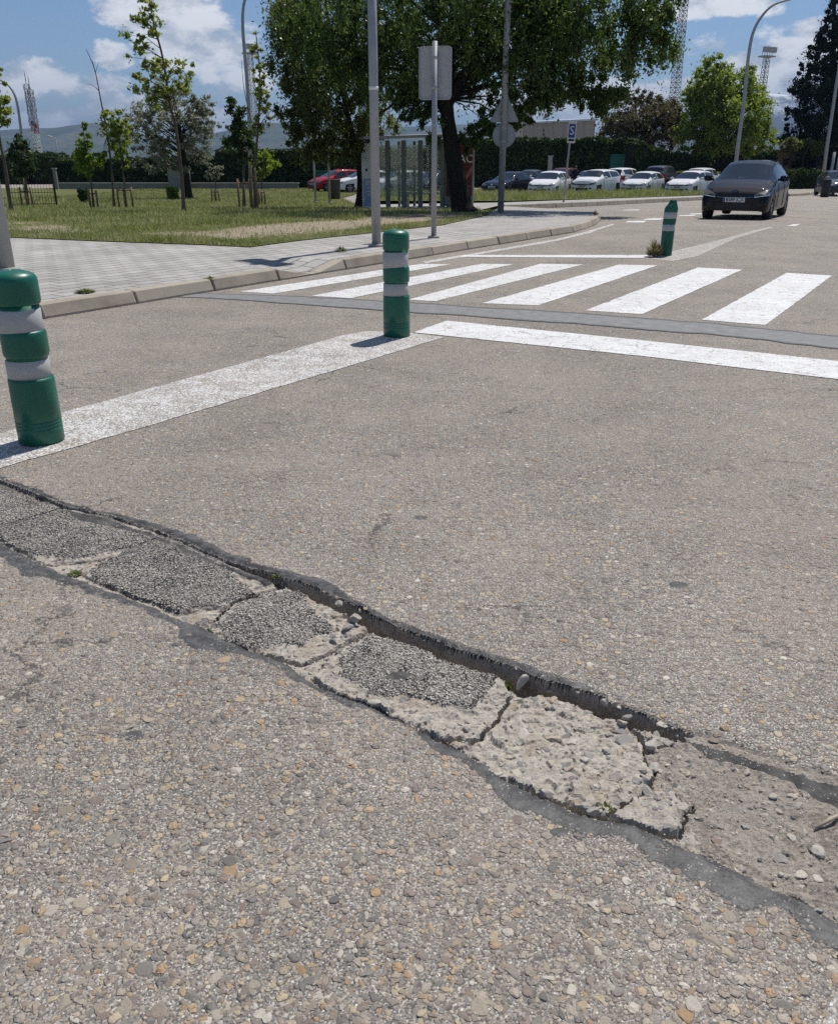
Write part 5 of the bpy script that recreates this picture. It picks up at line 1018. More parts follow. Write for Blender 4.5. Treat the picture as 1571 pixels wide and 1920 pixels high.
# ------------------------------------------------------------ cars
PAINT = {}
def car(name, label, loc, heading, col, metal=0., L=4.05, W=1.72, H=1.455, style='hatch', rear=False, group=None, plate=None, emblem=None, hero=False, flank=False):
    """car whose nose points along heading (ground direction); body is one lofted shell, glass and lamps are cut from or laid on it"""
    ang = math.atan2(heading[1], heading[0]); t = thing(name, label, 'car', loc, ang, group)
    key = (col, metal)
    if key not in PAINT: PAINT[key] = m_carpaint('car_paint', col, metal)
    mp = PAINT[key]; tail = {'hatch': 0., 'suv': .06, 'sedan': -.1}[style]; zs = H / 1.455; xl = L / 4.05
    def tab(x, T): return float(np.interp(x / xl, *zip(*T)))
    if style == 'sedan': zt = [(0, .56), (.06, .66), (.3, .79), (.7, .88), (1.1, .95), (1.85, 1.36), (2.2, 1.44), (2.6, 1.45), (3.0, 1.38), (3.55, 1.06), (3.95, 1.02), (4.05, .8)]; xc, xr, xb, xe = 1.1, 1.95, 2.85, 3.5
    elif style == 'suv': zt = [(0, .62), (.05, .80), (.22, .92), (.6, .99), (.98, 1.04), (1.6, 1.39), (1.95, 1.44), (2.6, 1.455), (3.4, 1.42), (3.7, 1.34), (3.93, 1.02), (4.05, .78)]; xc, xr, xb, xe = .98, 1.72, 3.55, 3.92
    else: zt = [(0, .54), (.06, .68), (.25, .80), (.55, .90), (.92, .985), (1.70, 1.37), (2.05, 1.44), (2.6, 1.455), (3.3, 1.42), (3.62, 1.33), (3.90, 1.0), (4.05, .76)]; xc, xr, xb, xe = .92, 1.78, 3.5, 3.88
    zb = [(0, .50), (.06, .61), (.25, .73), (.55, .82), (.92, .90), (1.8, .93), (3.0, .98), (3.6, 1.01), (3.92, .95), (4.05, .70)]
    if style == 'suv': zb = [(a, b + .05) for a, b in zb]
    wh = [(0, .64), (.04, .745), (.12, .81), (.32, .845), (.8, .845), (1.6, .86), (3.0, .86), (3.5, .83), (3.85, .755), (3.98, .68), (4.05, .56)]
    wr = [(0, .42), (.25, .62), (.92, .70), (1.72, .565), (2.6, .565), (3.4, .545), (3.75, .57), (3.92, .60), (4.05, .46)]
    zl = [(0, .24), (.12, .20), (.5, .19), (3.5, .20), (3.95, .25), (4.05, .32)]
    xs = np.unique(np.concatenate([np.linspace(0, .4, 12), np.linspace(.4, 3.7, 60), np.linspace(3.7, 4.05, 12)])) * xl
    ws = W / 1.72; rows = []; NT_ = 0
    for x in xs:
        w_ = tab(x, wh) * ws; r_ = tab(x, wr) * ws; top = tab(x, zt) * zs; belt = min(tab(x, zb) * zs, top - .015); sill = tab(x, zl)
        r_ = min(r_, w_ * .97); P = [(w_ * .92, sill), (w_ * .975, sill + .05), (w_ * .99, sill + .16), (w_, (sill + belt) / 2 + .06), (w_ * .985, belt - .09), (w_ * .955, belt)]
        n0 = 5
        for f in np.linspace(0, 1, 8)[1:]: P.append((w_ * .955 + (r_ - w_ * .955) * f, belt + (top - .055 * min(1, (top - belt) / .2) - belt) * f ** .92))
        n1 = len(P) - 1
        for q in (.93, .80, .6, .3, 0): P.append((r_ * q, top - .055 * min(1, (top - belt) / .2) * ((q - 0) ** 3.2)))
        rows.append(P)
    m = len(rows[0]); V = []; nx_ = len(xs)
    for i, P in enumerate(rows):
        bow = .0
        for y, z in P: V.append((-(xs[i] - L / 2), -y, z))
        for y, z in P[:-1][::-1]: V.append((-(xs[i] - L / 2), y, z))
    mm = 2 * m - 1; V = np.array(V); Fd = {'body': [], 'windshield': [], 'rear_window': [], 'side_L': [], 'side_R': []}
    wxs = (.72 * xl, L - .70 * xl); wr_ = .305 * (1.06 if style == 'suv' else 1); ra = wr_ + .055
    for i in range(nx_ - 1):
        xm = (xs[i] + xs[i + 1]) / 2 / xl
        for j in range(mm - 1):
            jj = j if j < m - 1 else mm - 2 - j                       # mirrored band index
            q = (i * mm + j, i * mm + j + 1, (i + 1) * mm + j + 1, (i + 1) * mm + j); zc = V[list(q), 2].mean(); k = 'body'
            if jj < n0 and any((xm * xl - wx) ** 2 + (zc - wr_) ** 2 < ra ** 2 for wx in wxs): continue
            if jj >= n1 and xc < xm < xr - .10: k = 'windshield'
            elif jj >= n1 and xb + .06 < xm < xe: k = 'rear_window'
            elif jj == n1 - 1 and xc + .02 < xm < xr - .16: k = 'windshield'
            elif n0 <= jj < n1 - 1 and xc + .42 < xm < xb + .02 and not (2.30 < xm < 2.38) and (V[list(q), 2].max() - tab(xm * xl, zb) * zs) > .02: k = 'side_L' if j < m - 1 else 'side_R'
            Fd[k].append(q)
    Fd['body'] += [tuple(range(mm))[::-1]]
    Fd['body'].append(tuple(range((nx_ - 1) * mm, nx_ * mm)))
    for k, fs in Fd.items():
        if not fs: continue
        used = sorted({i for f in fs for i in f}); rm = {a: b for b, a in enumerate(used)}; me = bpy.data.meshes.new(k); me.from_pydata([tuple(V[i]) for i in used], [], [[rm[i] for i in f] for f in fs])
        me.materials.append(mp if k == 'body' else M['glass']); me.polygons.foreach_set('use_smooth', [len(p.vertices) == 4 for p in me.polygons]); me.update()
        link('side_window' if k.startswith('side') else k, me, t)
    bvh = BVHTree.FromPolygons([tuple(v) for v in V], [f for fs in Fd.values() for f in fs])
    def decal(nm, y0, y1, z0, z1, m_, front=True, off=.006, shape=None, ny_=10, nz_=5, parent=None):
        d = Vector((-1, 0, 0)) if front else Vector((1, 0, 0)); vs = []; ok = {}
        for a in range(ny_ + 1):
            for b in range(nz_ + 1):
                u, v = a / ny_, b / nz_; y = y0 + (y1 - y0) * u; lo, hi = (z0, z1) if not shape else shape(u); z = lo + (hi - lo) * v
                h_, n_, _, _ = bvh.ray_cast(Vector((3 if front else -3, y, z)), d)
                if h_ is None: continue
                ok[a, b] = len(vs); vs.append(h_ - d * off)
        fs = [(ok[a, b], ok[a + 1, b], ok[a + 1, b + 1], ok[a, b + 1]) for a in range(ny_) for b in range(nz_) if all(q in ok for q in ((a, b), (a + 1, b), (a + 1, b + 1), (a, b + 1)))]
        if not fs: return None
        mb = MB(); mb.add(vs, fs, 0, True); return mb.build(nm, m_, parent or t)
    hs = zs
    # nose
    decal('lower_grille', -.42 * ws, .42 * ws, .27, .42 * hs, M['dark'], off=.008)
    for sg in (1, -1):
        decal('headlight', sg * .46 * ws, sg * .82 * ws, 0, 0, M['lens'], off=.010, shape=lambda u: ((.565 + .05 * u) * hs, (.635 + .16 * u) * hs)); decal('lamp_bowl', sg * .56 * ws, sg * .72 * ws, 0, 0, M['dark'], off=.014, shape=lambda u: ((.61 + .03 * u) * hs, (.665 + .06 * u) * hs))
        decal('fog_light', sg * .50 * ws, sg * .68 * ws, .36 * hs, .44 * hs, M['dark'], off=.008)
        decal('tail_light', sg * .56 * ws, sg * .80 * ws, .70 * hs, .96 * hs, M['redlens'], False, .010)
    decal('grille', -.44 * ws, .44 * ws, 0, 0, M['dark'], off=.010, shape=lambda u: ((.585 - .03 * math.sin(math.pi * u)) * hs, .635 * hs))
    if hero:
        for sg in (1, -1): decal('light_strip', sg * .47 * ws, sg * .81 * ws, 0, 0, M['white'], off=.016, shape=lambda u: ((.562 + .05 * u) * hs, (.582 + .055 * u) * hs), ny_=12, nz_=1)
        decal('grille_trim', -.43 * ws, .43 * ws, 0, 0, M['chrome'], off=.016, shape=lambda u: ((.572 - .03 * math.sin(math.pi * u)) * hs, (.582 - .03 * math.sin(math.pi * u)) * hs), ny_=16, nz_=1)
    decal('bumper', -.70 * ws, .70 * ws, .30, .46 * hs, M['dark'], False, .008)
    for front in (True, False):
        p = decal('number_plate', -.26, .26, .455 * hs - (.0 if front else -.02), .455 * hs + .11, M['plate'], front, .022)
        if front and p:
            if plate:
                o = text_mesh(plate, .125, M['ink'], 'plate_lettering', .002, p); o.location = (L / 2 + .033, .02, .51 * hs); o.rotation_euler = (R(90), 0, R(90)); o.scale = (.86, 1, 1)
                mb = MB(); mb.box((L / 2 + .026, -.235, .51 * hs), (.004, .04, .10)); mb.build('plate_strip', M['blue'], p)
            else:
                mb = MB(); [mb.box((L / 2 + .028, y, .51 * hs), (.012, .035, .06)) for y in (-.16, -.10, -.04, .02, .10, .15, .20)]; mb.build('plate_lettering', M['ink'], p)
    if emblem:
        mb = MB(); mb.prism([(.085 * math.cos(2 * math.pi * i / 24), .045 * math.sin(2 * math.pi * i / 24)) for i in range(24)], ((L / 2 - .035, 0, .70 * hs), (0, 1, 0), (-.42, 0, .9)), .012); e_ = mb.build('emblem', M['ink'], t)
        o = text_mesh(emblem, .07, M['chrome'], 'emblem_lettering', .003, e_); o.location = (L / 2 - .027, 0, .703 * hs); o.rotation_euler = (R(65), 0, R(90))
    else:
        mb = MB(); mb.tube([(L / 2 - .02, 0, .67 * hs), (L / 2 + .0, 0, .672 * hs)], .05, 14); mb.build('emblem', M['chrome'], t)
    # mirrors, handles, wipers
    for sg in (1, -1):
        mb = MB(); cx = L / 2 - 1.28 * xl; mb.tube([(cx, sg * .80 * ws, .965 * hs), (cx - .01, sg * .90 * ws, .985 * hs)], .03, 6); mb.lathe([(.02, -.075), (.085, -.06), (.10, 0), (.085, .055), (.03, .075)], (cx - .02, sg * .955 * ws, 1.0 * hs), 14, rfun=lambda a, b, z: (a * .7, b * 1.15)); mb.build('mirror', mp if not hero else mp, t)
        for dx in (1.98, 2.95):
            mb = MB(); mb.box((L / 2 - dx * xl - .2, sg * .852 * ws, .86 * hs), (.17, .03, .025), 0, 0, .006); mb.build('door_handle', mp, t)
        for dx in (1.32, 2.34, 3.28): mb = MB(); mb.tube([(L / 2 - dx * xl, sg * .848 * ws * (.97 if dx > 3 else 1), .90 * hs), (L / 2 - dx * xl - .01, sg * .866 * ws * (.975 if dx > 3 else 1), .58 * hs), (L / 2 - dx * xl + (.0 if dx < 3 else .12), sg * .855 * ws * (.985 if dx > 3 else 1), .30)], .005, 4, 0, False); mb.build('door_seam', M['dark'], t)
    if hero:
        mb = MB(); mb.tube([(L / 2 - .97, -.55, .99 * hs), (L / 2 - 1.02, .1, 1.03 * hs)], .01, 5); mb.build('wiper', M['dark'], t)
    mb = MB(); mb.box((0, 0, .46), (L * .90, W * .70, .44)); mb.build('underbody', M['dark'], t)
    for wx in wxs:
        for sg in (1, -1):
            yo = sg * (W / 2 - .115); wt = MB()
            pr = [(.205, -.095), (.29, -.10), (wr_, -.07), (wr_ + .004, 0), (wr_, .07), (.29, .10), (.205, .095)]
            n = 28; vs = []; X0 = L / 2 - wx
            for r_, o_ in pr: vs += [(X0 + r_ * math.cos(2 * math.pi * k / n), yo + o_, wr_ + r_ * math.sin(2 * math.pi * k / n)) for k in range(n)]
            wt.add(vs, [(i * n + k, i * n + (k + 1) % n, (i + 1) * n + (k + 1) % n, (i + 1) * n + k) for i in range(len(pr) - 1) for k in range(n)], 0, True); tw = thing_part('wheel', t)
            wt.build('tyre', M['rubber'], tw); rm_ = MB(); ys = yo + sg * .06
            for k in range(5):
                a = 2 * math.pi * k / 5 + .3; rm_.prism([(.03, -.03), (.205, -.022), (.205, .022), (.03, .03)], ((X0, ys, wr_), (math.cos(a), 0, math.sin(a)), (-math.sin(a), 0, math.cos(a))), .03)
            nn = 28; vs = []
            for r_, o_ in ((.21, -.02), (.21, .025), (.188, .025), (.188, -.02)): vs += [(X0 + r_ * math.cos(2 * math.pi * k / nn), ys + sg * o_, wr_ + r_ * math.sin(2 * math.pi * k / nn)) for k in range(nn)]
            rm_.add(vs, [(i * nn + k, i * nn + (k + 1) % nn, ((i + 1) % 4) * nn + (k + 1) % nn, ((i + 1) % 4) * nn + k) for i in range(4) for k in range(nn)], 0, False); rm_.build('rim', M['rim'], tw)
            dk = MB(); dk.prism([(.20 * math.cos(2 * math.pi * k / 20), .20 * math.sin(2 * math.pi * k / 20)) for k in range(20)], ((X0, yo + sg * .01, wr_), (1, 0, 0), (0, 0, 1)), .02); dk.build('hub', M['dark'], tw)
    return t
def thing_part(name, parent):
    o = bpy.data.objects.new(name, None); COL.objects.link(o); o.parent = parent; o.empty_display_size = .1; return o
WHITE = (.74, .74, .73); HD = (-math.sin(R(30)), -math.cos(R(30)))
g = At(1384, 411, 22.6); car('hatchback', 'dark grey hatchback driving towards the viewer past the crushed bollard', (At(1397, 400, 24.2)[0], 24.2, terr(24.2)), (-math.sin(R(29)), -math.cos(R(29))), (.0085, .009, .012), .0, 4.05, 1.70, 1.43, 'hatch', plate='8589 JCX', emblem='KIA', hero=True)
def parked(label, pxc, Y, ang, col, metal, L, W, H, style, group='cars parked along the verge'):
    x = At(pxc, 340, Y)[0]; return car('parked_car', label, (x, Y, terr(Y)), (-math.sin(R(ang)), -math.cos(R(ang))), col, metal, L, W, H, style, group=group)
PG = None
parked('navy blue hatchback parked at the left end of the row, behind the round sign', 955, 59, 36, (.010, .013, .030), .2, 4.4, 1.78, 1.43, 'sedan')
parked('white hatchback parked next to the navy car, behind the thin blue sign', 1032, 58.5, 26, WHITE, 0, 4.25, 1.80, 1.46, 'hatch')
parked('white tall crossover parked second from left among the white cars in front', 1119, 59.5, 38, WHITE, 0, 4.16, 1.78, 1.55, 'suv')
parked('white hatchback with dark round grille parked in the middle of the front row', 1207, 61, 34, (.70, .70, .69), 0, 4.24, 1.74, 1.42, 'hatch')
parked('white hatchback with sloping bonnet parked closest to the moving dark car', 1296, 58, 40, (.68, .68, .68), .05, 4.28, 1.81, 1.49, 'hatch')
parked('dark grey saloon parked behind the navy car', 990, 67, 40, (.045, .047, .052), .3, 4.4, 1.78, 1.50, 'sedan')
parked('dark red car showing only its roof behind the first white hatchback', 1053, 68.5, 30, (.11, .010, .012), .1, 4.3, 1.8, 1.62, 'hatch')
parked('grey car behind the white crossover, only its roof in view', 1104, 67, 35, (.16, .165, .17), .4, 4.2, 1.75, 1.45, 'hatch')
parked('white car parked tail first in the second row, behind the middle hatchback', 1170, 68, 218, WHITE, 0, 4.4, 1.80, 1.62, 'suv')
parked('dark grey off road car with pale roof in the second row', 1240, 68, 212, (.055, .058, .062), .3, 4.6, 1.85, 1.78, 'suv')
parked('white car behind the sloping bonnet hatchback, half hidden at the end of the row', 1318, 67, 218, (.66, .66, .67), 0, 4.2, 1.76, 1.62, 'suv')
parked('dark car seen through the bus shelter, left of the poster', 815, 60, 36, (.02, .022, .028), .3, 4.3, 1.76, 1.48, 'hatch')
parked('white car glimpsed through the middle pane of the bus shelter', 752, 61, 60, WHITE, 0, 4.3, 1.76, 1.48, 'hatch')
parked('bright red car parked by the teal container left of the bus shelter', 634, 66, 55, (.30, .008, .016), .25, 4.3, 1.80, 1.52, 'hatch', 'cars parked beyond the lawn')
parked('white car nose just behind the red car, under the tree', 682, 64, 65, WHITE, 0, 4.2, 1.76, 1.48, 'hatch', 'cars parked beyond the lawn')
car('distant_car', 'dark blue car at the right photo border, far down the road', (At(1568, 340, 56)[0], 56, terr(56)), (-math.sin(R(12)), -math.cos(R(12))), (.03, .04, .06), .4, 4.4, 1.8, 1.5, 'hatch')

# ------------------------------------------------------------ a person between the parked cars
def person():
    Y = 64.5; x = At(1079, 320, Y)[0]; t = thing('person', 'person in dark blue clothes standing between the parked cars', 'person', (x, Y, terr(Y)), .3)
    J = {'pel': (0, 0, .95), 'sp': (0, .0, 1.15), 'ch': (0, -.01, 1.36), 'nk': (0, -.01, 1.50), 'hd': (0, -.03, 1.58), 'top': (0, -.02, 1.70)}
    E_ = [('pel', 'sp'), ('sp', 'ch'), ('ch', 'nk'), ('nk', 'hd'), ('hd', 'top')]; Rr = dict(pel=.15, sp=.14, ch=.155, nk=.06, hd=.088, top=.06)
    for s_, n_ in ((1, 'l'), (-1, 'r')):
        for k, p, r in (('sh', (.19 * s_, 0, 1.42), .065), ('el', (.27 * s_, .02, 1.15), .048), ('wr', (.25 * s_, -.10, .92), .033), ('ha', (.25 * s_, -.13, .84), .04), ('hp', (.10 * s_, 0, .88), .10), ('kn', (.11 * s_, -.01, .50), .066), ('an', (.11 * s_, .02, .09), .045), ('to', (.12 * s_, -.14, .035), .04)): J[k + n_] = p; Rr[k + n_] = r
        E_ += [('ch', 'sh' + n_), ('sh' + n_, 'el' + n_), ('el' + n_, 'wr' + n_), ('wr' + n_, 'ha' + n_), ('pel', 'hp' + n_), ('hp' + n_, 'kn' + n_), ('kn' + n_, 'an' + n_), ('an' + n_, 'to' + n_)]
    ks = list(J); me = bpy.data.meshes.new('body'); me.from_pydata([J[k] for k in ks], [(ks.index(a), ks.index(b)) for a, b in E_], []); o = link('body', me)
    md = o.modifiers.new('skin', 'SKIN')
    for i, k in enumerate(ks): me.skin_vertices[0].data[i].radius = (Rr[k],) * 2
    me.skin_vertices[0].data[0].use_root = True; o.modifiers.new('sub', 'SUBSURF').levels = 2; o.modifiers['sub'].render_levels = 2; bpy.context.view_layer.update()
    me2 = bpy.data.meshes.new_from_object(o.evaluated_get(bpy.context.evaluated_depsgraph_get())); bpy.data.objects.remove(o)
    me2.materials.clear()
    for m_ in (simple('navy_cloth', (.010, .013, .035), .9), simple('skin', (.36, .22, .16), .6), simple('dark_trousers', (.018, .018, .022), .9)): me2.materials.append(m_)
    for p in me2.polygons: p.material_index = 1 if p.center.z > 1.52 or (p.center.z < .93 and abs(p.center.x) > .2) else (2 if p.center.z < .92 else 0); p.use_smooth = True
    link('body', me2, t); mb = MB(); mb.lathe([(.099, 1.60), (.103, 1.65), (.085, 1.715), (.04, 1.745), (.002, 1.75)], (0, .0, 0), 16); mb.build('hair', M['ink'], t)
person()

# ------------------------------------------------------------ trees, shrubs and hedges
def leaves(centres, radii, counts, size, droop=0., flat=1.0):
    """diamond leaf faces spread through ellipsoid clumps"""
    Cs = np.repeat(centres, counts, 0); Rs = np.repeat(radii, counts, 0); n = len(Cs)
    d = RNG.normal(size=(n, 3)); d /= np.linalg.norm(d, axis=1)[:, None]; r = np.minimum(np.abs(RNG.normal(0, .62, n)), 1.7)
    P = Cs + d * r[:, None] * Rs; P[:, 2] -= droop * (RNG.random(n) ** 2) * Rs[:, 2]
    a = RNG.normal(size=(n, 3)); a[:, 2] -= .5 + droop; a /= np.linalg.norm(a, axis=1)[:, None]; b = np.cross(a, RNG.normal(size=(n, 3))); b /= np.linalg.norm(b, axis=1)[:, None]
    s = size * RNG.uniform(.6, 1.35, n)[:, None]; a = a * s; b = b * s * .42
    return np.stack([P - a * .9, P + b, P + a, P - b], 1).reshape(-1, 3)
def tree(name, label, Y, trunk_px, r0, r1, crowns, leaf, nleaf, lsize, bark='bark', cat='tree', group=None, clump=.5, droop=0., limbs=True, base_z=None, twig=1.0, depth=1.0, extra_limbs=(), per=130, jmin=.35):
    """crowns: (px, py, rx_px, ry_px, weight) ellipsoids at distance Y; trunk_px: picture points up the trunk"""
    b0 = Vector(At(*trunk_px[0], Y)); z0 = terr(Y) + (float(lawn_dz(Y)) if Y < 50 else 0) - .03; t = thing(name, label, cat, (b0.x, Y, z0), 0, group); org = Vector((b0.x, Y, z0))
    pts = [Vector((0, 0, 0))] + [Vector(At(px, py, Y)) - org for px, py in trunk_px[1:]]
    tp = [Vector(p) for p in smooth_path([tuple(p) for p in pts], 4)]
    mb = MB(); n = len(tp); rad = [r0 + (r1 - r0) * (i / (n - 1)) ** .8 for i in range(n)]; rad[0] *= 1.45; rad[min(1, n - 1)] *= 1.1; mb.tube(tp, rad, 10)
    k = mpp(Y); tot = sum(c_[4] for c_ in crowns); LC = []; LR = []; LN = []
    for (px, py, rx, ry, wt) in crowns:
        c_ = Vector(At(px, py, Y)) - org; ax = rx * k; az_ = ry * k; nc = max(4, int(wt / tot * nleaf / per))
        cl = clump * min(ax, az_) if clump < 1 else clump * .3
        for i in range(nc):
            d = RNG.normal(size=3); d /= np.linalg.norm(d); rr = RNG.random() ** .38 * .92; c3 = np.array([c_.x + d[0] * ax * rr, c_.y + d[1] * ax * depth * rr, c_.z + d[2] * az_ * rr])
            LC.append(c3); q = cl * RNG.uniform(.55, 1.25); LR.append((q, q, q * RNG.uniform(.5, .95) * (1 + droop))); LN.append(max(3, int(wt / tot * nleaf / nc * RNG.uniform(.5, 1.5))))
            if limbs and RNG.random() < twig:
                # a branch from the nearest lower point of the trunk out to the clump
                zt = c3[2] - np.hypot(c3[0] - tp[-1].x, c3[1]) * .55; j = min(range(n), key=lambda q_: abs(tp[q_].z - zt)); j = max(j, int(n * jmin)); s_ = tp[j]; e_ = Vector(c3); mid = s_.lerp(e_, .5) + Vector((RNG.normal(0, .05), RNG.normal(0, .05), .10)) * (e_ - s_).length
                rb_ = min(rad[j] * .45, .012 + .010 * (e_ - s_).length); mb.tube([s_, s_.lerp(mid, .6), mid, e_], [rb_, rb_ * .8, rb_ * .6, rb_ * .22], 5, 0, False)
    for path, ra, rb_ in extra_limbs:
        q = [Vector(At(px, py, Y)) - org + Vector((0, dy, 0)) for px, py, dy in path]; q = [Vector(p) for p in smooth_path([tuple(p) for p in q], 4)]; mb.tube(q, [ra + (rb_ - ra) * i / (len(q) - 1) for i in range(len(q))], 8)
    mb.build('trunk', M[bark], t)
    if LC:
        V = leaves(np.array(LC), np.array(LR), np.array(LN), lsize, droop); link('crown', np_mesh('crown', V, np.arange(len(V)).reshape(-1, 4), [M[leaf]]), t)
    return t
# the two big trees
tree('broadleaf_tree', 'huge dark leafy tree leaning over the bus shelter, with a thick black trunk', 25.6, [(868, 402), (858, 345), (846, 270), (838, 205), (842, 120), (850, 20)], .33, .12,
     [(860, -30, 330, 190, 5), (640, 40, 130, 130, 1.4), (1080, 30, 190, 130, 2.2), (1190, 60, 85, 90, .8), (980, 130, 130, 75, .9), (1080, 165, 95, 55, .5), (1110, 205, 40, 24, .10), (740, 110, 130, 90, 1.0), (990, 205, 26, 34, .10), (900, 60, 200, 90, 1.2), (1245, 0, 40, 50, .25), (1010, 40, 160, 100, 1.2), (905, 225, 40, 36, .22), (885, 258, 34, 34, .22), (955, 212, 50, 40, .28), (815, 225, 30, 40, .2), (960, 190, 60, 36, .3), (1035, 180, 60, 36, .35), (890, 265, 26, 30, .10), (800, 160, 60, 60, .5), (1120, 175, 56, 44, .4), (770, 190, 50, 40, .25)],
     'lf_elm', 170000, .056, 'bark_dark', clump=.27, per=240, jmin=.62, droop=.5, twig=.05, depth=.75,
     extra_limbs=[([(840, 215, 0), (790, 120, .3), (755, 40, .6), (735, -60, .8)], .17, .06), ([(842, 190, 0), (890, 110, -.4), (940, 40, -.8), (1010, -30, -1)], .15, .05), ([(838, 200, 0), (770, 150, .2), (735, 195, .3), (705, 215, .3)], .07, .02), ([(850, 150, 0), (930, 110, .5), (1030, 100, .9), (1120, 130, 1.)], .11, .03)])
tree('broadleaf_tree', 'olive green tree with drooping twigs left of the bus shelter', 30.5, [(672, 389), (676, 340), (668, 280), (648, 200), (630, 110), (610, 10)], .14, .05,
     [(600, 60, 95, 110, 2.4), (640, 180, 90, 80, 1.6), (560, 150, 62, 100, 1.5), (600, 250, 62, 55, .7), (660, 260, 46, 50, .45), (560, 40, 60, 75, 1.), (545, 215, 36, 60, .4), (575, 285, 45, 28, .22), (700, 120, 60, 80, .7), (720, 230, 50, 40, .3)],
     'lf_olv', 64000, .058, 'bark_dark', clump=.30, per=200, droop=.7, twig=.14, depth=1.0)
# slender young trees of the lawn
tree('young_tree', 'tallest young tree on the lawn, slim trunk leaning left, sparse yellow green leaves', 25.4, [(346, 402), (340, 320), (330, 240), (318, 190), (306, 110), (288, 40), (276, -30)], .055, .018,
     [(275, 20, 30, 26, .6), (262, 60, 30, 30, .6), (300, 62, 34, 22, .5), (310, 130, 46, 26, .9), (330, 160, 42, 30, 1.1), (345, 130, 22, 28, .4), (268, 110, 30, 26, .6), (280, 160, 44, 30, .9), (300, 185, 52, 24, .8), (285, -20, 28, 24, .4)], 'lf_maple', 3000, .066, clump=.40, per=34, group='young trees on the lawn', twig=.8, base_z=.13)
tree('young_tree', 'young tree with a long bare top shoot, green leaves only in its lower half', 31.5, [(213, 374), (208, 300), (200, 240), (190, 190), (178, 130), (162, 92)], .045, .008,
     [(215, 255, 28, 34, 1), (200, 225, 20, 18, .5), (232, 245, 16, 40, .8), (205, 285, 24, 20, .6)], 'lf_maple', 1700, .070, clump=.42, per=40, group='young trees on the lawn', base_z=.13,
     extra_limbs=[([(178, 130, 0), (172, 115, .1), (165, 110, .2)], .01, .004), ([(186, 170, 0), (175, 160, 0), (164, 157, 0)], .012, .005), ([(180, 135, 0), (184, 122, 0), (187, 114, 0)], .008, .003)])
tree('young_tree', 'small bright lime green young tree on stakes', 31.0, [(173, 366), (170, 330), (163, 290), (156, 240)], .04, .012, [(165, 305, 28, 26, 1.3), (160, 275, 20, 34, 1.1), (158, 245, 10, 18, .3), (182, 300, 14, 20, .4)], 'lf_lime', 2300, .070, clump=.38, per=40, group='young trees on the lawn', base_z=.13)
tree('young_tree', 'bright green young tree just right of the bare topped one', 31.0, [(236, 374), (232, 330), (226, 280), (220, 225)], .035, .012, [(226, 270, 18, 46, 1.3), (222, 230, 14, 22, .5), (236, 300, 10, 26, .4)], 'lf_bright', 1500, .070, clump=.42, per=40, group='young trees on the lawn', base_z=.13)
tree('young_tree', 'dark green young tree behind the mesh fence', 33.0, [(52, 376), (48, 330), (40, 280), (36, 250)], .05, .02, [(40, 300, 28, 36, 1.4), (42, 265, 14, 20, .4), (60, 320, 14, 20, .3)], 'lf_dark', 2600, .075, clump=.40, per=60, group='young trees on the lawn', base_z=.05)
tree('young_tree', 'leaning young tree cut by the left photo border', 26.5, [(19, 378), (10, 310), (0, 260), (-10, 180), (-16, 110)], .055, .02, [(6, 205, 24, 30, 1), (0, 140, 12, 26, .4), (-20, 190, 30, 50, 1), (12, 230, 10, 10, .2)], 'lf_maple', 1500, .072, clump=.42, per=36, group='young trees on the lawn', base_z=.13)
tree('young_tree', 'tall thin young tree on wooden stakes close to the curved lamp', 27.5, [(478, 384), (478, 320), (484, 240), (488, 150), (480, 60)], .05, .012, [(487, 150, 18, 60, 1.0), (490, 220, 20, 36, .6), (478, 85, 12, 26, .35), (500, 180, 16, 40, .5)], 'lf_maple', 1300, .066, clump=.45, per=26, group='young trees on the lawn', base_z=.13,
     extra_limbs=[([(482, 260, 0), (466, 210, .1), (456, 160, .1), (452, 110, .1)], .018, .004), ([(484, 240, 0), (500, 215, .1), (512, 205, .1)], .015, .005)])
tree('young_tree', 'compact dark crowned young tree left of the lamp, on stakes', 31.5, [(456, 380), (457, 320), (455, 270), (450, 220)], .045, .02, [(444, 245, 28, 44, 1.5), (462, 270, 24, 40, .8), (440, 205, 18, 22, .4)], 'lf_dark', 5600, .07, clump=.36, per=90, group='young trees on the lawn', base_z=.13)
tree('sapling', 'small sparse sapling in front of the dark hedge', 40, [(404, 358), (404, 330), (402, 305)], .03, .012, [(402, 320, 16, 18, 1), (392, 328, 10, 8, .3)], 'lf_grey', 600, .07, clump=.45, per=24, base_z=.12)
tree('sapling', 'leafy green sapling right of the staked young trees', 40, [(490, 370), (492, 335), (495, 300)], .04, .015, [(497, 305, 22, 20, 1), (490, 325, 12, 14, .3)], 'lf_bright', 1500, .08, clump=.42, base_z=.12)
tree('grey_green_tree', 'wide feathery grey green tree behind the tallest young tree', 46, [(354, 374), (350, 330), (342, 280), (335, 230), (325, 180)], .22, .06, [(320, 225, 90, 60, 2.2), (375, 235, 48, 55, 1.1), (270, 240, 40, 55, .9), (310, 180, 55, 36, .7), (380, 200, 30, 26, .35), (285, 290, 50, 40, .8), (350, 290, 55, 35, .8)], 'lf_grey', 15000, .085, 'bark_dark', clump=.26, per=60, twig=.35, base_z=.1)
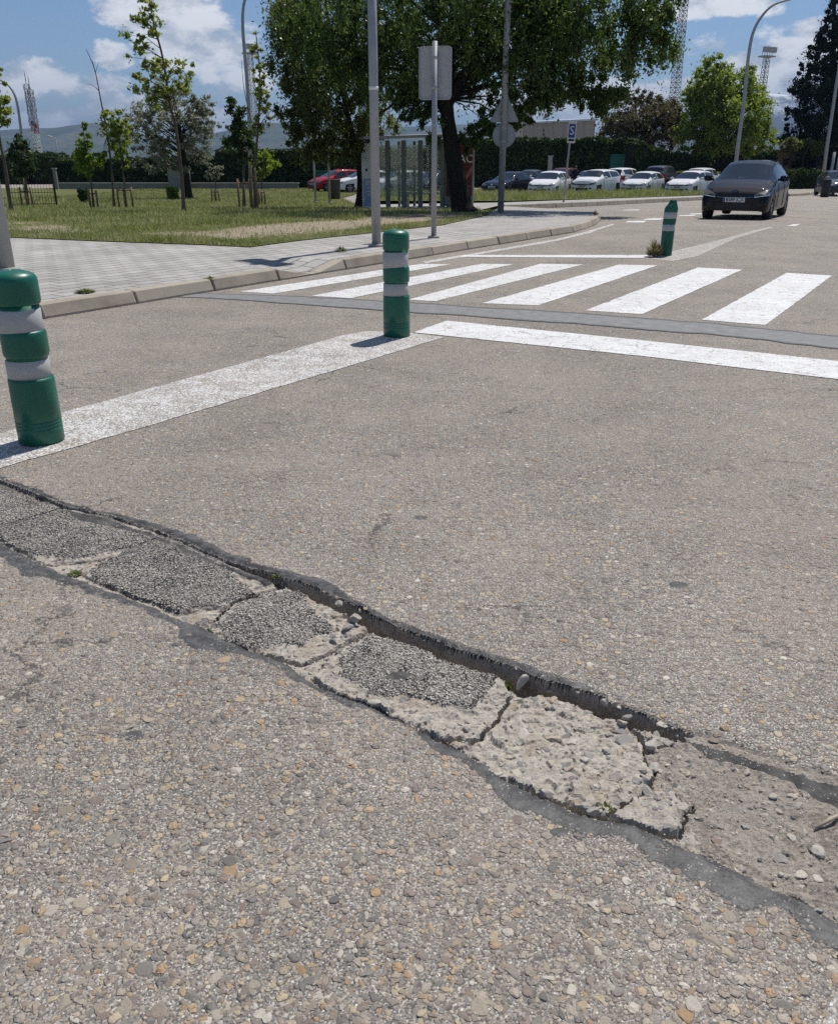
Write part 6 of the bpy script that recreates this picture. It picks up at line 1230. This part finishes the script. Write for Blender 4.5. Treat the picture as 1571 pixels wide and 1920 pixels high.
# stakes round the young trees
def stakes(label, pxs, Y, h_, rail):
    P = [Vector(At(px, 370, Y + dy)) for px, dy in pxs]
    for p in P: p.z = terr(p.y) + float(lawn_dz(p.y)) - .03
    t = thing('tree_stakes', label, 'stakes', P[0], 0, 'wooden stakes round the young trees'); o = P[0]
    for p in P: mb = MB(); mb.tube([p - o, p - o + Vector((0, 0, h_))], .035, 7); mb.build('stake', M['wood'], t)
    mb = MB()
    for a, b_ in zip(P, P[1:]): mb.tube([a - o + Vector((0, 0, rail)), b_ - o + Vector((0, 0, rail))], .025, 6)
    mb.build('rail', M['wood'], t)
stakes('wooden stakes round the compact dark young tree', [(448, 0), (459, .5), (470, 0)], 30.4, .98, .85)
stakes('tall wooden stakes hugging the thin tree beside the lamp', [(472, 0), (482, -.3)], 27.2, 1.25, 1.0)
stakes('pale wooden stakes around the bright green young tree', [(222, 0), (234, .4), (248, 0)], 30.6, .72, .62)
stakes('dark wooden stakes round the lime green young tree', [(168, 0), (175, .5), (182, 0)], 30.8, .62, .5)
stakes('low dark stakes right of the lamp below the leafy sapling', [(486, 0), (491, .4), (497, 0)], 34, .60, .5)
stakes('dark stakes around the young tree behind the mesh fence', [(40, 0), (50, .4), (60, 0)], 32.4, .70, .55)
stakes('low stakes around the small sparse sapling', [(398, 0), (404, .3), (411, 0)], 39.5, .55, .45)
# trees beyond the car park
tree('broadleaf_tree', 'bright green leafy tree behind the parked cars and the curved lamp', 80, [(1352, 345), (1352, 280), (1350, 210), (1348, 140)], .35, .1, [(1360, 220, 88, 70, 3), (1330, 165, 50, 55, 1.2), (1395, 170, 40, 45, .8), (1345, 130, 28, 24, .3), (1410, 260, 46, 45, 1.), (1310, 260, 50, 50, 1.0), (1300, 180, 26, 40, .4), (1430, 235, 22, 30, .3)], 'lf_bright', 62000, .13, 'bark_dark', per=110, clump=.24, twig=.3, base_z=0)
tree('broadleaf_tree', 'brownish olive tree between the big dark tree and the bright green one', 84, [(1208, 345), (1208, 290), (1206, 230)], .4, .1, [(1205, 230, 78, 52, 3), (1160, 250, 48, 40, 1), (1255, 235, 46, 45, 1), (1200, 190, 46, 20, .4)], 'lf_br', 30000, .13, 'bark_dark', per=90, clump=.26, twig=.3, base_z=0)
tree('conifer', 'tall near black conifer at the right photo border', 88, [(1560, 345), (1560, 200), (1562, 60), (1564, -60)], .5, .1, [(1566, 280, 100, 40, 2.6), (1566, 220, 96, 44, 2.6), (1568, 160, 78, 44, 2.2), (1570, 105, 58, 40, 1.6), (1572, 60, 38, 34, 1), (1574, 20, 26, 34, .6), (1490, 215, 30, 16, .35), (1480, 265, 26, 18, .35), (1500, 170, 26, 14, .3), (1512, 130, 22, 14, .25), (1526, 100, 16, 18, .2), (1540, 70, 14, 20, .15), (1494, 245, 34, 14, .3), (1640, 180, 80, 120, 2), (1506, 300, 36, 26, .4)], 'lf_con', 70000, .16, 'bark_dark', clump=.34, per=130, droop=.2, twig=.08, base_z=0)
for lab, px in (('clipped round topped tree in front of the tan building, leftmost of three', 1482), ('clipped round topped tree, middle of three by the tan building', 1506), ('clipped round topped tree by the grey building, rightmost of three', 1531)):
    tree('clipped_tree', lab, 80 if px < 1500 else 84, [(px - 3, 340), (px - 2, 315), (px - 1, 290)], .12, .07, [(px, 272 + (px - 1480) * .12, 20 if px < 1525 else 13, 12, 1)], 'lf_olv', 4500, .12, 'bark_dark', clump=.42, group='clipped round trees', twig=.4, base_z=0)
def hedge(name, label, pts, h_, th, leaf, n, ls, hmin=0., var=.12, group=None, cat='hedge'):
    """pts ground (x, y) line; leafy box with a dense twiggy core"""
    o = Vector((*pts[0], terr(pts[0][1]))); t = thing(name, label, cat, o, 0, group); P = [Vector((*p, terr(p[1]))) for p in pts]; segs = [(P[i], P[i + 1]) for i in range(len(P) - 1)]; Ls = [(b_ - a).length for a, b_ in segs]
    hh = h_ if hasattr(h_, '__len__') else [h_] * len(P); mb = MB()
    for i, (a, b_) in enumerate(segs):
        d = (b_ - a).normalized(); nr = Vector((-d.y, d.x, 0)) * (th / 2 - .22); z0_, z1_ = hh[i] - .22, hh[i + 1] - .22; a_, bb = a - o, b_ - o
        mb.add([a_ - nr, bb - nr, bb + nr, a_ + nr] + [a_ - nr + Vector((0, 0, z0_)), bb - nr + Vector((0, 0, z1_)), bb + nr + Vector((0, 0, z1_)), a_ + nr + Vector((0, 0, z0_))], [(0, 1, 5, 4), (1, 2, 6, 5), (2, 3, 7, 6), (3, 0, 4, 7), (4, 5, 6, 7)])
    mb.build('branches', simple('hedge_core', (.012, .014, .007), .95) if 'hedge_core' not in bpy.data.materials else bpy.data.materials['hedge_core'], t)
    out = []
    for i, (a, b_) in enumerate(segs):
        m_ = int(n * Ls[i] / sum(Ls)); f = RNG.random(m_); d = np.array((b_ - a).normalized()); nr = np.array([-d[1], d[0], 0]); H_ = hh[i] + (hh[i + 1] - hh[i]) * f; s_ = RNG.random(m_); per = th + H_; u = RNG.random(m_)
        pk = RNG.random(m_); top = pk < .30; front = (pk >= .30) & (pk < .80)
        off = np.where(top, (RNG.random(m_) - .5) * th, np.where(front, -th / 2, th / 2)); z = np.where(top, H_, u * H_)
        base = np.array(a - o)[None] + np.outer(f, np.array(b_ - a)); wob = var * fbm((base[:, 0] + i * 9) * 1.3, z * 1.3 + off, 4, 5)
        off = off + np.where(top, 0, np.sign(off) * (wob - RNG.random(m_) * .16)); z = z + np.where(top, wob * 1.2 - RNG.random(m_) * .12, 0)
        out.append(base + off[:, None] * nr[None] + np.stack([np.zeros(m_), np.zeros(m_), np.maximum(z, hmin)], -1))
    Pp = np.vstack(out); nn = len(Pp); a = RNG.normal(size=(nn, 3)); a /= np.linalg.norm(a, axis=1)[:, None]; b_ = np.cross(a, RNG.normal(size=(nn, 3))); b_ /= np.linalg.norm(b_, axis=1)[:, None]; s_ = ls * RNG.uniform(.6, 1.4, nn)[:, None]
    V = np.stack([Pp - a * s_, Pp + b_ * s_ * .5, Pp + a * s_, Pp - b_ * s_ * .5], 1).reshape(-1, 3); link('leaves', np_mesh('leaves', V, np.arange(len(V)).reshape(-1, 4), [M[leaf]]), t); return t
def hl(pxs, Ys): return [At(px, 330, Y)[:2] for px, Y in zip(pxs, Ys)]
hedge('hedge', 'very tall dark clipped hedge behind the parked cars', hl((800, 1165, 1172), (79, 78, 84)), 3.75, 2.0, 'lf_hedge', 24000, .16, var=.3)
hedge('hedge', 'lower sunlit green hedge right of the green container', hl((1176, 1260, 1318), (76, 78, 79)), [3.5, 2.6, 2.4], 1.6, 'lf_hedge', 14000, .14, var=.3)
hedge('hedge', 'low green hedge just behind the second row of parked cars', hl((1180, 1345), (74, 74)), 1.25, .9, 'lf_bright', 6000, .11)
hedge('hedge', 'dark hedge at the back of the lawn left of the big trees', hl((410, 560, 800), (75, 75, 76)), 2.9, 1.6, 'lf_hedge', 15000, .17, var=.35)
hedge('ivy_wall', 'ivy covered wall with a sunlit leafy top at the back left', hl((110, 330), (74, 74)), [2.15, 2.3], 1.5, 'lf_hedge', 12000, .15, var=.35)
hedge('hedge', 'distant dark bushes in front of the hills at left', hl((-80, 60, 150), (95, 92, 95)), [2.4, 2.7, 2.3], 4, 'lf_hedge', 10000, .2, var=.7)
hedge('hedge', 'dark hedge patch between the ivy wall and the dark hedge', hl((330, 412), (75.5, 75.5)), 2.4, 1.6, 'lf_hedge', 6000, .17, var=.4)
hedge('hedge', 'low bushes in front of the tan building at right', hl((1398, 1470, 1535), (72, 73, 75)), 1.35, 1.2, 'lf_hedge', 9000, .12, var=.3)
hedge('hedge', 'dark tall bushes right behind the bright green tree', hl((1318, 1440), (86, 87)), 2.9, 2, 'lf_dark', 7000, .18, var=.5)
hedge('bush', 'small dark bush at the foot of the young trees by the ivy wall', hl((146, 160), (38, 38)), .55, .5, 'lf_dark', 900, .07, cat='bush')
hedge('bush', 'low green bush behind the lawn below the grey green tree', hl((312, 330), (44, 44)), .6, .5, 'lf_bright', 900, .08, cat='bush')
# ------------------------------------------------------------ air: pale haze over the distance
bm = bmesh.new(); bmesh.ops.create_cube(bm, size=1.); me = bpy.data.meshes.new('haze'); bm.to_mesh(me); bm.free(); hz = link('haze', me); hz.scale = (18400, 11700, 460); hz.location = (0, 5400, 460 / 2 - 2.2)
hm = bpy.data.materials.new('haze'); hm.use_nodes = True; t = NT(hm.node_tree); pv = t.n('ShaderNodeVolumePrincipled', {'Color': (.25, .41, .68, 1), 'Density': .00014, 'Anisotropy': .1}); t.n('ShaderNodeOutputMaterial', {1: pv.outputs[0]}); me.materials.append(hm)
tag(hz, 'pale blue haze over the distant hills', 'haze', None, 'stuff')
